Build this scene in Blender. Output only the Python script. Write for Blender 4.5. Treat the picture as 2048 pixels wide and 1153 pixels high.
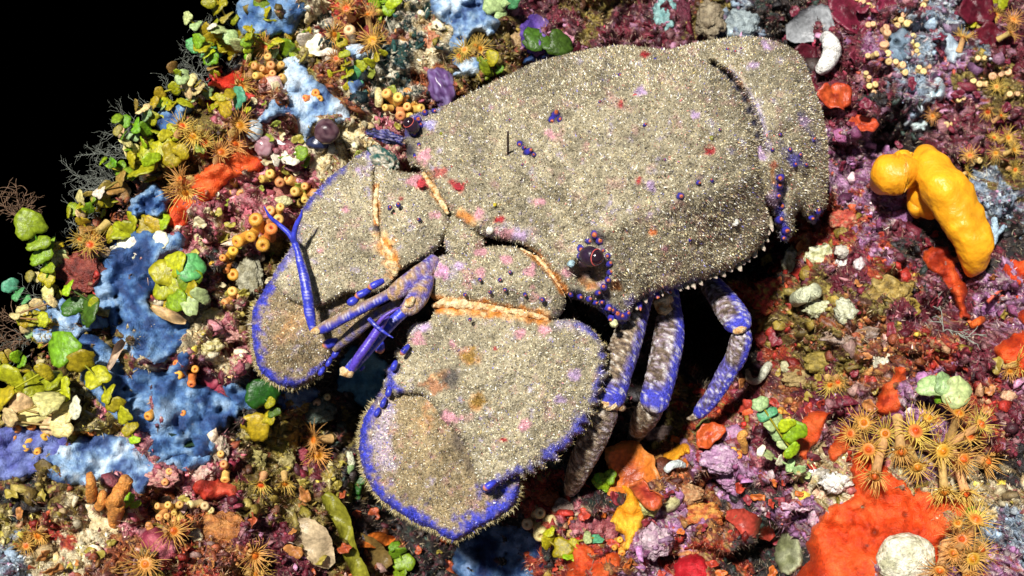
import bpy, math, random
import numpy as np
from mathutils import Vector, Matrix, noise as mnoise
from mathutils.geometry import delaunay_2d_cdt

for o in list(bpy.data.objects): bpy.data.objects.remove(o)
SC = bpy.context.scene
COL = SC.collection
random.seed(7); RNG = np.random.default_rng(7)

# ------------------------------------------------------------------ camera, sky, sun, exposure
PITCH = math.radians(50)
FR = np.array([1., 0, 0])                                          # picture right
FU = np.array([0, math.sin(PITCH), math.cos(PITCH)])               # picture up
FW = np.array([0, -math.cos(PITCH), math.sin(PITCH)])              # towards the camera
FRAME = np.stack([FR, FU, FW], 1)                                  # columns
F3 = Matrix(FRAME.tolist())
DIST = 450.0                                                       # mm from lens to the w = 0 plane
FPX = 2700.0                                                       # focal length in photograph pixels
ORG = np.array([0, 0, 0.6])
cam = bpy.data.cameras.new('camera'); camo = bpy.data.objects.new('camera', cam); COL.objects.link(camo)
camo.matrix_world = Matrix.Translation(Vector(ORG + FW * DIST / 1000)) @ F3.to_4x4()
cam.sensor_width = 36; cam.lens = FPX / 2048 * 36
cam.clip_start = 0.02; cam.clip_end = 50
cam.dof.use_dof = True; cam.dof.focus_distance = 0.42; cam.dof.aperture_fstop = 20
SC.camera = camo
SUN = np.array([-0.28, 0.42, 1.0]); SUN = SUN / np.linalg.norm(SUN)
SUNW = FRAME @ SUN
wd = bpy.data.worlds.new('World'); SC.world = wd; wd.use_nodes = True
nt = wd.node_tree; bg = nt.nodes['Background']
sky = nt.nodes.new('ShaderNodeTexSky'); sky.sky_type = 'NISHITA'; sky.sun_disc = False
sky.sun_elevation = math.asin(SUNW[2]); sky.sun_rotation = math.atan2(SUNW[0], SUNW[1])
nt.links.new(sky.outputs[0], bg.inputs[0]); bg.inputs[1].default_value = 0.025
sl = bpy.data.lights.new('sun', 'SUN'); sl.energy = 5.0; sl.angle = math.radians(4); sl.color = (1, 0.965, 0.91)
so = bpy.data.objects.new('sun', sl); COL.objects.link(so)
so.rotation_euler = Vector(SUNW).to_track_quat('Z', 'Y').to_euler(); so.location = (0, -0.5, 2)
SC.view_settings.view_transform = 'Standard'; SC.view_settings.look = 'None'
SC.view_settings.exposure = 0.42; SC.view_settings.gamma = 1.0; SC.view_settings.use_curve_mapping = False

# ------------------------------------------------------------------ helpers: numbers
def P(px, py, w):
    px, py, w = np.broadcast_arrays(*[np.asarray(a, float) for a in (px, py, w)])
    k = (DIST - w) / FPX
    uvw = np.stack([(px - 1024) * k, -(py - 576.5) * k, w], -1) / 1000
    return uvw @ FRAME.T + ORG
def MM(w=0.0): return (DIST - w) / FPX / 1000                       # metres for one photograph pixel

def _h(ix, iy, s):
    n = (ix.astype(np.int64) * 374761393 + iy.astype(np.int64) * 668265263 + s * 974634777) & 0xffffffff
    n = ((n ^ (n >> 13)) * 1274126177) & 0xffffffff
    n = (n ^ (n >> 16)) & 0xffffffff
    return n / 4294967295.0
def vn(x, y, s=0):
    x = np.asarray(x, float); y = np.asarray(y, float)
    ix = np.floor(x); iy = np.floor(y); fx = x - ix; fy = y - iy
    fx = fx * fx * fx * (fx * (fx * 6 - 15) + 10); fy = fy * fy * fy * (fy * (fy * 6 - 15) + 10)
    a = _h(ix, iy, s); b = _h(ix + 1, iy, s); c = _h(ix, iy + 1, s); d = _h(ix + 1, iy + 1, s)
    return (a + (b - a) * fx) * (1 - fy) + (c + (d - c) * fx) * fy
def fbm(x, y, sc, o=4, s=0, g=0.5):
    x = np.asarray(x, float) / sc; y = np.asarray(y, float) / sc; r = 0; a = 1; t = 0
    for k in range(o):
        r = r + a * (vn(x, y, s + k * 17) * 2 - 1); t += a; a *= g
        x, y = x * 1.8 + y * 0.6 + 3.1, y * 1.8 - x * 0.6 + 7.7
    return r / t
def worley(x, y, sc, s=0):
    x = np.asarray(x, float) / sc; y = np.asarray(y, float) / sc
    ix = np.floor(x); iy = np.floor(y); best = np.full(x.shape, 9.0); idv = np.zeros(x.shape)
    for dx in (-1, 0, 1):
        for dy in (-1, 0, 1):
            cx = ix + dx; cy = iy + dy
            d = (cx + _h(cx, cy, s) - x) ** 2 + (cy + _h(cx, cy, s + 5) - y) ** 2
            m = d < best; best = np.where(m, d, best); idv = np.where(m, _h(cx, cy, s + 9), idv)
    return np.sqrt(best), idv
class RBF:
    def __init__(self, pts, reg=1e-3, lin=False):
        p = np.array(pts, float); self.c = p[:, :2] / 400.0; n = len(p); self.lin = lin
        A = np.zeros((n + 3, n + 3)); A[:n, :n] = self.k(self.c, self.c) + np.eye(n) * reg
        A[:n, n] = 1; A[:n, n + 1:] = self.c; A[n, :n] = 1; A[n + 1:, :n] = self.c.T
        self.wt = np.linalg.solve(A, np.concatenate([p[:, 2], [0, 0, 0]]))
    def k(self, a, b):
        r = np.sqrt(((a[:, None] - b[None]) ** 2).sum(-1)) + 1e-9
        return -r if self.lin else r * r * np.log(r)
    def __call__(self, x, y):
        x = np.asarray(x, float); y = np.asarray(y, float); sh = np.broadcast(x, y).shape
        q = np.stack(np.broadcast_arrays(x, y), -1).reshape(-1, 2) / 400.0
        out = np.empty(len(q))
        for i in range(0, len(q), 40000):
            s = q[i:i + 40000]
            out[i:i + 40000] = self.k(s, self.c) @ self.wt[:-3] + self.wt[-3] + s @ self.wt[-2:]
        return out.reshape(sh)
def segdist(x, y, pl, closed=False):
    x = np.asarray(x, float); y = np.asarray(y, float); pl = np.array(pl, float)
    if closed: pl = np.vstack([pl, pl[:1]])
    best = np.full(x.shape, 1e9)
    for a, b in zip(pl[:-1], pl[1:]):
        d = b - a; L = d @ d + 1e-9
        t = np.clip(((x - a[0]) * d[0] + (y - a[1]) * d[1]) / L, 0, 1)
        best = np.minimum(best, (x - a[0] - t * d[0]) ** 2 + (y - a[1] - t * d[1]) ** 2)
    return np.sqrt(best)
def inpoly(x, y, poly):
    x = np.asarray(x, float); y = np.asarray(y, float); poly = np.array(poly, float); r = np.zeros(x.shape, bool)
    for (x0, y0), (x1, y1) in zip(poly, np.roll(poly, -1, 0)):
        if y0 == y1: continue
        c = ((y0 > y) != (y1 > y)) & (x < (x1 - x0) * (y - y0) / (y1 - y0) + x0); r ^= c
    return r
def smooth_loop(pts, step, closed=True):
    p = np.array(pts, float); n = len(p); out = []
    rng = range(n if closed else n - 1)
    for i in rng:
        if closed: a, b, c, d = p[i - 1], p[i], p[(i + 1) % n], p[(i + 2) % n]
        else: a, b, c, d = p[max(i - 1, 0)], p[i], p[i + 1], p[min(i + 2, n - 1)]
        m = max(1, int(np.linalg.norm((c - b)[:2]) / step))
        for t in np.arange(m) / m:
            out.append(0.5 * (2 * b + (c - a) * t + (2 * a - 5 * b + 4 * c - d) * t ** 2 + (3 * b - a - 3 * c + d) * t ** 3))
    if not closed: out.append(p[-1])
    return np.array(out)

# ------------------------------------------------------------------ helpers: materials
MATS = {}
def mat(name, base=None, rough=0.5, var=0.5, vscale=900, bump=0.4, bscale=1500, bdist=0.0006, sss=0.0, rnd=0.0, spec=0.4, trans=0.0, coat=0.0):
    if name in MATS: return MATS[name]
    m = bpy.data.materials.new(name); m.use_nodes = True; t = m.node_tree; L = t.links.new; N = t.nodes.new
    b = t.nodes['Principled BSDF']; b.inputs['Roughness'].default_value = rough
    b.inputs['Specular IOR Level'].default_value = spec
    tc = N('ShaderNodeTexCoord')
    n1 = N('ShaderNodeTexNoise'); n1.inputs['Scale'].default_value = vscale; n1.inputs['Detail'].default_value = 3; L(tc.outputs['Object'], n1.inputs['Vector'])
    mr = N('ShaderNodeMapRange'); mr.inputs[1].default_value = 0.3; mr.inputs[2].default_value = 0.7
    mr.inputs[3].default_value = 1 - var; mr.inputs[4].default_value = 1 + var * 0.8; L(n1.outputs[0], mr.inputs[0])
    if base is None:
        at = N('ShaderNodeAttribute'); at.attribute_name = 'Col'; src = at.outputs['Color']
    else:
        rg = N('ShaderNodeRGB'); rg.outputs[0].default_value = (*base, 1); src = rg.outputs[0]
    mx = N('ShaderNodeVectorMath'); mx.operation = 'SCALE'; L(src, mx.inputs[0]); L(mr.outputs[0], mx.inputs['Scale'])
    out = mx.outputs[0]
    if rnd:
        oi = N('ShaderNodeObjectInfo'); hs = N('ShaderNodeHueSaturation')
        a = N('ShaderNodeMapRange'); a.inputs[3].default_value = 0.5 - rnd * 0.08; a.inputs[4].default_value = 0.5 + rnd * 0.08; L(oi.outputs['Random'], a.inputs[0]); L(a.outputs[0], hs.inputs['Hue'])
        wn = N('ShaderNodeTexWhiteNoise'); wn.noise_dimensions = '1D'; L(oi.outputs['Random'], wn.inputs['W'])
        c = N('ShaderNodeMapRange'); c.inputs[3].default_value = 1 - rnd * 0.5; c.inputs[4].default_value = 1 + rnd * 0.5; L(wn.outputs[0], c.inputs[0]); L(c.outputs[0], hs.inputs['Value'])
        L(out, hs.inputs['Color']); out = hs.outputs[0]
    L(out, b.inputs['Base Color'])
    n2 = N('ShaderNodeTexNoise'); n2.inputs['Scale'].default_value = bscale; n2.inputs['Detail'].default_value = 4; L(tc.outputs['Object'], n2.inputs['Vector'])
    bp = N('ShaderNodeBump'); bp.inputs['Strength'].default_value = bump; bp.inputs['Distance'].default_value = bdist
    L(n2.outputs[0], bp.inputs['Height']); L(bp.outputs[0], b.inputs['Normal'])
    if sss:
        b.inputs['Subsurface Weight'].default_value = sss; b.inputs['Subsurface Scale'].default_value = 0.002; b.inputs['Subsurface Radius'].default_value = (1, 0.8, 0.7)
    if trans:
        td = N('ShaderNodeBsdfTranslucent'); L(out, td.inputs[0]); ms = N('ShaderNodeMixShader'); ms.inputs[0].default_value = trans
        L(b.outputs[0], ms.inputs[1]); L(td.outputs[0], ms.inputs[2]); L(ms.outputs[0], t.nodes['Material Output'].inputs[0])
    if coat: b.inputs['Coat Weight'].default_value = coat; b.inputs['Coat Roughness'].default_value = 0.12
    MATS[name] = m; return m

# ------------------------------------------------------------------ helpers: meshes and objects
def make_mesh(name, v, faces, col=None, smooth=True):
    """v (N,3) metres; faces a list of (M,k) int arrays"""
    me = bpy.data.meshes.new(name); v = np.asarray(v, np.float32)
    faces = [np.asarray(f, np.int32) for f in (faces if isinstance(faces, list) else [faces]) if len(f)]
    me.vertices.add(len(v)); me.vertices.foreach_set('co', v.ravel())
    li = np.concatenate([f.ravel() for f in faces]); sz = np.concatenate([np.full(len(f), f.shape[1], np.int32) for f in faces])
    me.loops.add(len(li)); me.loops.foreach_set('vertex_index', li)
    me.polygons.add(len(sz)); st = np.concatenate([[0], np.cumsum(sz)[:-1]]).astype(np.int32)
    me.polygons.foreach_set('loop_start', st)
    try: me.polygons.foreach_set('loop_total', sz)
    except Exception: pass
    me.polygons.foreach_set('use_smooth', np.full(len(sz), smooth, bool))
    me.update(calc_edges=True)
    if col is not None:
        c = np.ones((len(v), 4), np.float32); c[:, :3] = np.clip(np.broadcast_to(col, (len(v), 3)), 0, 1)
        a = me.color_attributes.new('Col', 'FLOAT_COLOR', 'POINT'); a.data.foreach_set('color', c.ravel())
    return me
def tag(o, label=None, cat=None, group=None, kind=None):
    if label: o['label'] = label
    if cat: o['category'] = cat
    if group: o['group'] = group
    if kind: o['kind'] = kind
    return o
def obj(name, me, m=None, parent=None, M4=None):
    o = bpy.data.objects.new(name, me); COL.objects.link(o)
    if m and me and not me.materials: me.materials.append(m)
    if parent: o.parent = parent
    if M4 is not None: o.matrix_local = M4
    return o
def empty(name, loc, M4=None):
    o = bpy.data.objects.new(name, None); COL.objects.link(o); o.empty_display_size = 0.005
    o.matrix_local = M4 if M4 is not None else Matrix.Translation(Vector(loc)); return o
def world_obj(name, v, faces, m, col=None, parent=None, origin=None, smooth=True):
    """mesh from world coordinates; origin is the thing's base"""
    v = np.asarray(v, float)
    if parent is not None:
        a = parent
        while '_o' not in a: a = a.parent
        org = np.array(a['_o'])
    else: org = v.mean(0) if origin is None else np.asarray(origin, float)
    o = obj(name, make_mesh(name, v - org, faces, col, smooth), m, parent)
    if parent is None: o.location = org
    return o
def root_at(name, p):
    o = empty(name, p); o['_o'] = [float(a) for a in p]; return o

def cdt(loop, inner):
    pts = [Vector((float(a), float(b))) for a, b in np.vstack([loop, inner])]
    n = len(loop); ed = [(i, (i + 1) % n) for i in range(n)]
    vo, _, fo, ov, _, _ = delaunay_2d_cdt(pts, ed, [], 1, 1e-4)
    v = np.array([[p.x, p.y] for p in vo]); f = np.array([t for t in fo if len(t) == 3], int)
    a, b, c = v[f[:, 0]], v[f[:, 1]], v[f[:, 2]]
    cr = (b[:, 0] - a[:, 0]) * (c[:, 1] - a[:, 1]) - (b[:, 1] - a[:, 1]) * (c[:, 0] - a[:, 0])
    f[cr > 0] = f[cr > 0][:, ::-1]                                 # face the camera (y runs down)
    m = {}
    for i, l in enumerate(ov):
        for k in l:
            if k < n: m[k] = i
    return v, f, np.array([m[k] for k in range(n) if k in m])
def region(outline, step, wob=0.0, seed=0, sharp=False, teeth=None):
    L = np.array(outline, float) if sharp else smooth_loop(outline, step)
    if wob:
        t = np.roll(L, -1, 0) - np.roll(L, 1, 0); nrm = np.stack([t[:, 1], -t[:, 0]], 1) / (np.linalg.norm(t, axis=1)[:, None] + 1e-6)
        L = L + nrm * (fbm(L[:, 0], L[:, 1], step * 7, 3, seed) * wob)[:, None]
    if teeth is not None:
        amp, wl, sel = teeth
        t = np.roll(L, -1, 0) - np.roll(L, 1, 0); nrm = np.stack([t[:, 1], -t[:, 0]], 1) / (np.linalg.norm(t, axis=1)[:, None] + 1e-6)
        cx, cy = L.mean(0); sg = np.sign((nrm * (L - [cx, cy])).sum(1).sum())
        s = np.concatenate([[0], np.cumsum(np.linalg.norm(np.diff(L, axis=0), axis=1))])
        ph = (s / wl + 0.35 * np.sin(s / wl * 0.9)) % 1.0
        L = L + nrm * (sg * amp * (1 - ph) * sel(L[:, 0], L[:, 1]) * (0.5 + 0.8 * vn(s / wl, s * 0, 3)))[:, None]
    x0, y0 = L.min(0); x1, y1 = L.max(0)
    gx, gy = np.meshgrid(np.arange(x0, x1, step), np.arange(y0, y1, step * 0.87))
    gx = gx + (np.arange(gx.shape[0]) % 2)[:, None] * step * 0.5
    gx = gx + RNG.uniform(-.22, .22, gx.shape) * step; gy = gy + RNG.uniform(-.22, .22, gy.shape) * step
    g = np.stack([gx.ravel(), gy.ravel()], 1)
    g = g[inpoly(g[:, 0], g[:, 1], L)]; g = g[segdist(g[:, 0], g[:, 1], L, True) > step * 0.55]
    v, f, b = cdt(L, g)
    return v, f, b, segdist(v[:, 0], v[:, 1], L, True)
def thicken(v, w, f, b, thick, inset=0.0):
    """closed plate in (px,py,w): top, underside and rim"""
    n = len(v); v2 = v.copy()
    if inset: c = v.mean(0); v2 = v + (c - v) * inset
    V = np.vstack([np.column_stack([v, w]), np.column_stack([v2, w - thick])])
    F = [np.vstack([f, f[:, ::-1] + n])]
    b2 = np.roll(b, -1); q = np.stack([b, b2, b2 + n, b + n], 1)
    a = v[b]; area = (a[:, 0] * np.roll(a[:, 1], -1) - np.roll(a[:, 0], -1) * a[:, 1]).sum()
    if area < 0: q = q[:, ::-1]
    F.append(q); return V, F
def tube(pts, rad, sides=10, flat=1.0, cap=True):
    """pts (N,3), rad (N,) in metres -> v, quads, ring index"""
    pts = np.asarray(pts, float); rad = np.asarray(rad, float); n = len(pts)
    T = np.gradient(pts, axis=0); T /= np.linalg.norm(T, axis=1)[:, None] + 1e-12
    ref = FW if abs(T[0] @ FW) < 0.9 else FR
    v = []; a = np.linspace(0, 2 * math.pi, sides, endpoint=False)
    for i in range(n):
        s = np.cross(T[i], ref); s /= np.linalg.norm(s) + 1e-12; u = np.cross(s, T[i])
        v.append(pts[i] + rad[i] * (np.cos(a)[:, None] * s + flat * np.sin(a)[:, None] * u))
    v = np.vstack(v); q = []
    for i in range(n - 1):
        k = np.arange(sides); k2 = (k + 1) % sides
        q.append(np.stack([i * sides + k, i * sides + k2, (i + 1) * sides + k2, (i + 1) * sides + k], 1))
    F = [np.vstack(q)]
    if cap:
        v = np.vstack([v, pts[:1] - T[0] * rad[0] * 0.5, pts[-1:] + T[-1] * rad[-1] * 0.6]); k = np.arange(sides); k2 = (k + 1) % sides
        F.append(np.vstack([np.stack([k2, k, np.full(sides, len(v) - 2)], 1), np.stack([(n - 1) * sides + k, (n - 1) * sides + k2, np.full(sides, len(v) - 1)], 1)]))
    return v, F
def pxtube(ctrl, step=6, sides=10, flat=1.0):
    """ctrl rows: px, py, w, radius px"""
    c = smooth_loop(ctrl, step, False)
    v, F = tube(P(c[:, 0], c[:, 1], c[:, 2]), c[:, 3] * MM(c[:, 2]), sides, flat)
    return v, F, c
def lathe(prof, sides=12):
    prof = np.array(prof, float); a = np.linspace(0, 2 * math.pi, sides, endpoint=False)
    v = np.vstack([np.stack([r * np.cos(a), r * np.sin(a), np.full(sides, z)], 1) for r, z in prof]); q = []
    for i in range(len(prof) - 1):
        k = np.arange(sides); k2 = (k + 1) % sides
        q.append(np.stack([i * sides + k, i * sides + k2, (i + 1) * sides + k2, (i + 1) * sides + k], 1))
    return v, np.vstack(q)
def ico(sub):
    import bmesh
    bm = bmesh.new(); bmesh.ops.create_icosphere(bm, subdivisions=sub, radius=1)
    v = np.array([x.co[:] for x in bm.verts]); f = np.array([[x.index for x in t.verts] for t in bm.faces]); bm.free(); return v, f
ICO1 = ico(1); ICO2 = ico(2); ICO3 = ico(3); ICO4 = ico(4)
def merge(parts):
    V = []; n = 0; by = {}
    for v, F in parts:
        V.append(v)
        for f in (F if isinstance(F, list) else [F]): by.setdefault(f.shape[1], []).append(np.asarray(f) + n)
        n += len(v)
    return np.vstack(V), [np.vstack(b) for b in by.values()]
def pick(pal, n):
    p = np.array(pal, float); wgt = p[:, 3] / p[:, 3].sum() if p.shape[1] == 4 else None
    return p[RNG.choice(len(p), n, p=wgt), :3]
def slivers(T, C, n, ln, wdt, pal, mixw, lean=1.0, jit=0.35, ref=None):
    """n tiny filaments standing on triangles T (M,3,3) with colours C (M,3)"""
    e = np.cross(T[:, 1] - T[:, 0], T[:, 2] - T[:, 0]); A = np.linalg.norm(e, axis=1); N = e / (A[:, None] + 1e-15)
    k = RNG.choice(len(T), n, p=A / A.sum()); r1 = np.sqrt(RNG.random(n)); r2 = RNG.random(n)
    p = (1 - r1)[:, None] * T[k, 0] + (r1 * (1 - r2))[:, None] * T[k, 1] + (r1 * r2)[:, None] * T[k, 2]
    rv = RNG.normal(size=(n, 3)); nn = N[k]
    tg = rv - (rv * nn).sum(1)[:, None] * nn; tg /= np.linalg.norm(tg, axis=1)[:, None]; sd = np.cross(nn, tg)
    le = ln * RNG.lognormal(0, 0.4, n); wi = wdt * RNG.lognormal(0, 0.3, n); th = RNG.uniform(0.15, 1.0, n) * lean
    d = nn * np.cos(th)[:, None] + tg * np.sin(th)[:, None]
    b = p - nn * ln * 0.1
    V = np.stack([b - sd * wi[:, None] / 2, b + sd * wi[:, None] / 2, b + d * le[:, None]], 1).reshape(-1, 3)
    tone = 1.0 if ref is None else np.clip(C[k].mean(1) / ref, .35, 1.5)[:, None]; mw = np.asarray(mixw, float); mw = (mw[k] if mw.ndim else np.full(n, float(mw)))[:, None]; c = pick(pal, n) * tone * (1 - mw) + C[k] * mw
    c = c * RNG.lognormal(0, jit, n)[:, None]
    return V, np.arange(3 * n).reshape(-1, 3), np.repeat(c, 3, 0)

# ------------------------------------------------------------------ the reef: one relief in front of the lens
BASE = [(-40, 950, 20), (100, 650, 5), (200, 480, 0), (300, 250, -8), (470, 80, -15), (640, 60, -10), (800, 100, -8), (1000, 60, -18), (1200, 40, -38),
        (1450, 20, -62), (1700, 60, -58), (2000, 60, -52), (600, 300, 2), (450, 450, 4), (300, 600, 8), (300, 800, 12), (150, 1000, 22), (300, 1100, 28),
        (550, 1100, 14), (560, 900, -10), (700, 800, -34), (800, 700, -38), (850, 900, -45), (980, 1080, -34), (760, 1000, -30), (640, 880, -22), (1090, 1050, 2), (1250, 1000, 10), (1250, 1120, 20),
        (1400, 900, 4), (1440, 700, -62), (1370, 700, -55), (1530, 520, -40), (1610, 620, -4), (1700, 500, -15), (1850, 400, -28), (2000, 400, -25), (1950, 650, 0),
        (1700, 750, 4), (1560, 850, 6), (1750, 950, 20), (1900, 1000, 28), (1750, 1100, 32), (2000, 1100, 30), (1500, 1050, 8), (1300, 400, -28), (1000, 350, -14),
        (1620, 200, -36), (600, 550, -2), (560, 700, -6), (-300, 1400, 40), (2400, 1400, 50), (2500, 500, 0), (2400, -300, -75), (1200, -300, -90), (600, -250, -25), (1000, 1400, 10),
        (1200, 800, -22), (1250, 700, -30)]
def toq(px, py, w):
    k = (DIST - np.asarray(w, float)) / DIST
    return 1024 + (np.asarray(px, float) - 1024) * k, 576.5 + (np.asarray(py, float) - 576.5) * k
_b = np.array(BASE, float); _qx, _qy = toq(_b[:, 0], _b[:, 1], _b[:, 2])
base_q = RBF(np.column_stack([_qx, _qy, _b[:, 2]]), 2e-3)
PITS = [(1440, 680, 80, 46), (1370, 640, 60, 35), (1800, 290, 60, 30), (1640, 985, 20, 14), (1600, 1035, 24, 22), (1440, 985, 45, 22), (700, 790, 75, 14), (640, 870, 55, 12), (780, 1000, 60, 20), (980, 1010, 70, 22),
        (1560, 1105, 55, 26), (1680, 850, 22, 16), (460, 565, 28, 15), (1560, 120, 60, 12), (1200, 920, 50, 24), (1310, 870, 70, 26), (1320, 1130, 28, 12), (585, 262, 18, 10), (1995, 940, 28, 16), (2010, 620, 40, 14), (1530, 540, 45, 16), (1880, 625, 40, 14), (900, 120, 22, 10), (330, 990, 26, 8), (1120, 1120, 22, 12), (1480, 1120, 30, 14)]
step = 4.2
ax = np.concatenate([np.arange(-900, -260, 40), np.arange(-260, 2320, step), np.arange(2320, 3000, 40)])
ay = np.concatenate([np.arange(-700, -260, 40), np.arange(-260, 1420, step), np.arange(1420, 2000, 40)])
GX, GY = np.meshgrid(ax, ay)
b0 = base_q(GX[::3, ::3], GY[::3, ::3])
def up3(a, shape):
    yi = np.clip(np.arange(shape[0]) / 3, 0, a.shape[0] - 1.001); xi = np.clip(np.arange(shape[1]) / 3, 0, a.shape[1] - 1.001)
    y0 = yi.astype(int); x0 = xi.astype(int); fy = (yi - y0)[:, None]; fx = (xi - x0)[None]
    return (a[y0][:, x0] * (1 - fy) + a[y0 + 1][:, x0] * fy) * (1 - fx) + (a[y0][:, x0 + 1] * (1 - fy) + a[y0 + 1][:, x0 + 1] * fy) * fx
HB = np.clip(up3(b0, GX.shape), -130, 70)
PQX = 1024 + (GX - 1024) * DIST / (DIST - HB); PQY = 576.5 + (GY - 576.5) * DIST / (DIST - HB)      # where each grid point shows
for x, y, r, d in PITS:
    HB = HB - d * np.exp(-(((PQX - x) ** 2 + (PQY - y) ** 2) / r ** 2) ** 1.5)
wx = GX + fbm(GX, GY, 70, 2, 40) * 26; wy = GY + fbm(GX, GY, 70, 2, 50) * 26
w1, id1 = worley(wx, wy, 85, 1); w2, id2 = worley(wx, wy, 34, 2); w3, id3 = worley(wx * 1.3, wy, 14, 3)
HS = HB + fbm(GX, GY, 260, 3, 5) * 7                                # smooth relief under crusts
HD = HS + (0.55 - w1) * 19 * (0.3 + id1) + (0.5 - w2) * 12 * (0.2 + id2 * 1.2) + (0.5 - w3) * 3.4 * id3 + fbm(GX, GY, 22, 4, 9, .6) * 2.4 + fbm(GX, GY, 7, 2, 19, .6) * 0.7
def samp(A, qx, qy):
    xi = np.interp(qx, ax, np.arange(len(ax))); yi = np.interp(qy, ay, np.arange(len(ay)))
    x0 = np.clip(xi.astype(int), 0, len(ax) - 2); y0 = np.clip(yi.astype(int), 0, len(ay) - 2); fx = xi - x0; fy = yi - y0
    return (A[y0, x0] * (1 - fx) + A[y0, x0 + 1] * fx) * (1 - fy) + (A[y0 + 1, x0] * (1 - fx) + A[y0 + 1, x0 + 1] * fx) * fy
def reef_w(px, py, detail=True):
    px = np.asarray(px, float); py = np.asarray(py, float); A = HD if detail else HS; w = np.zeros(np.broadcast(px, py).shape)
    for _ in range(7): w = 0.35 * w + 0.65 * samp(A, *toq(px, py, w))
    return w
def reef_max(px, py, r=8):
    return max(float(reef_w(px + dx * r, py + dy * r)) for dx, dy in ((0, 0), (1, 0), (-1, 0), (0, 1), (0, -1)))

PAL = {
 'pink': [(.50, .13, .16, 3), (.62, .26, .28, 2), (.33, .07, .09, 2), (.68, .52, .36, 1.4), (.45, .3, .1, .6)],
 'cream': [(.70, .58, .34, 3), (.78, .68, .45, 2), (.5, .36, .17, 2), (.42, .13, .12, 1), (.45, .35, .05, .7)],
 'maroon': [(.13, .012, .025, 3), (.22, .03, .05, 2), (.09, .02, .03, 2), (.36, .16, .17, 1.2), (.42, .2, .3, .7)],
 'violet': [(.38, .17, .34, 3), (.50, .28, .44, 2), (.22, .06, .14, 2), (.55, .42, .42, 1.3), (.4, .08, .05, 1)],
 'olive': [(.24, .17, .03, 3), (.15, .10, .025, 2), (.36, .28, .07, 1.4), (.10, .04, .02, 2), (.4, .1, .05, .6)],
 'red': [(.38, .03, .02, 3), (.52, .09, .03, 2), (.20, .02, .02, 2), (.48, .26, .13, 1), (.3, .2, .03, .8)],
 'bluegrey': [(.32, .42, .52, 3), (.2, .25, .32, 2), (.5, .56, .6, 1.5), (.12, .08, .12, 2), (.38, .2, .3, 1)],
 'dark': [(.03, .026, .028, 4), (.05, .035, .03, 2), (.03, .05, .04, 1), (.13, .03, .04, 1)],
 'greenwhite': [(.015, .06, .05, 4), (.02, .045, .05, 2), (.76, .70, .52, 2.4), (.6, .46, .36, 1)],
 'rust': [(.36, .10, .03, 3), (.24, .06, .025, 2), (.5, .24, .07, 1.4), (.14, .04, .03, 2), (.5, .3, .25, .8)],
 'yellowolive': [(.42, .34, .05, 3), (.3, .22, .04, 2), (.62, .52, .24, 1.5), (.16, .1, .03, 1)],
}
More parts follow.
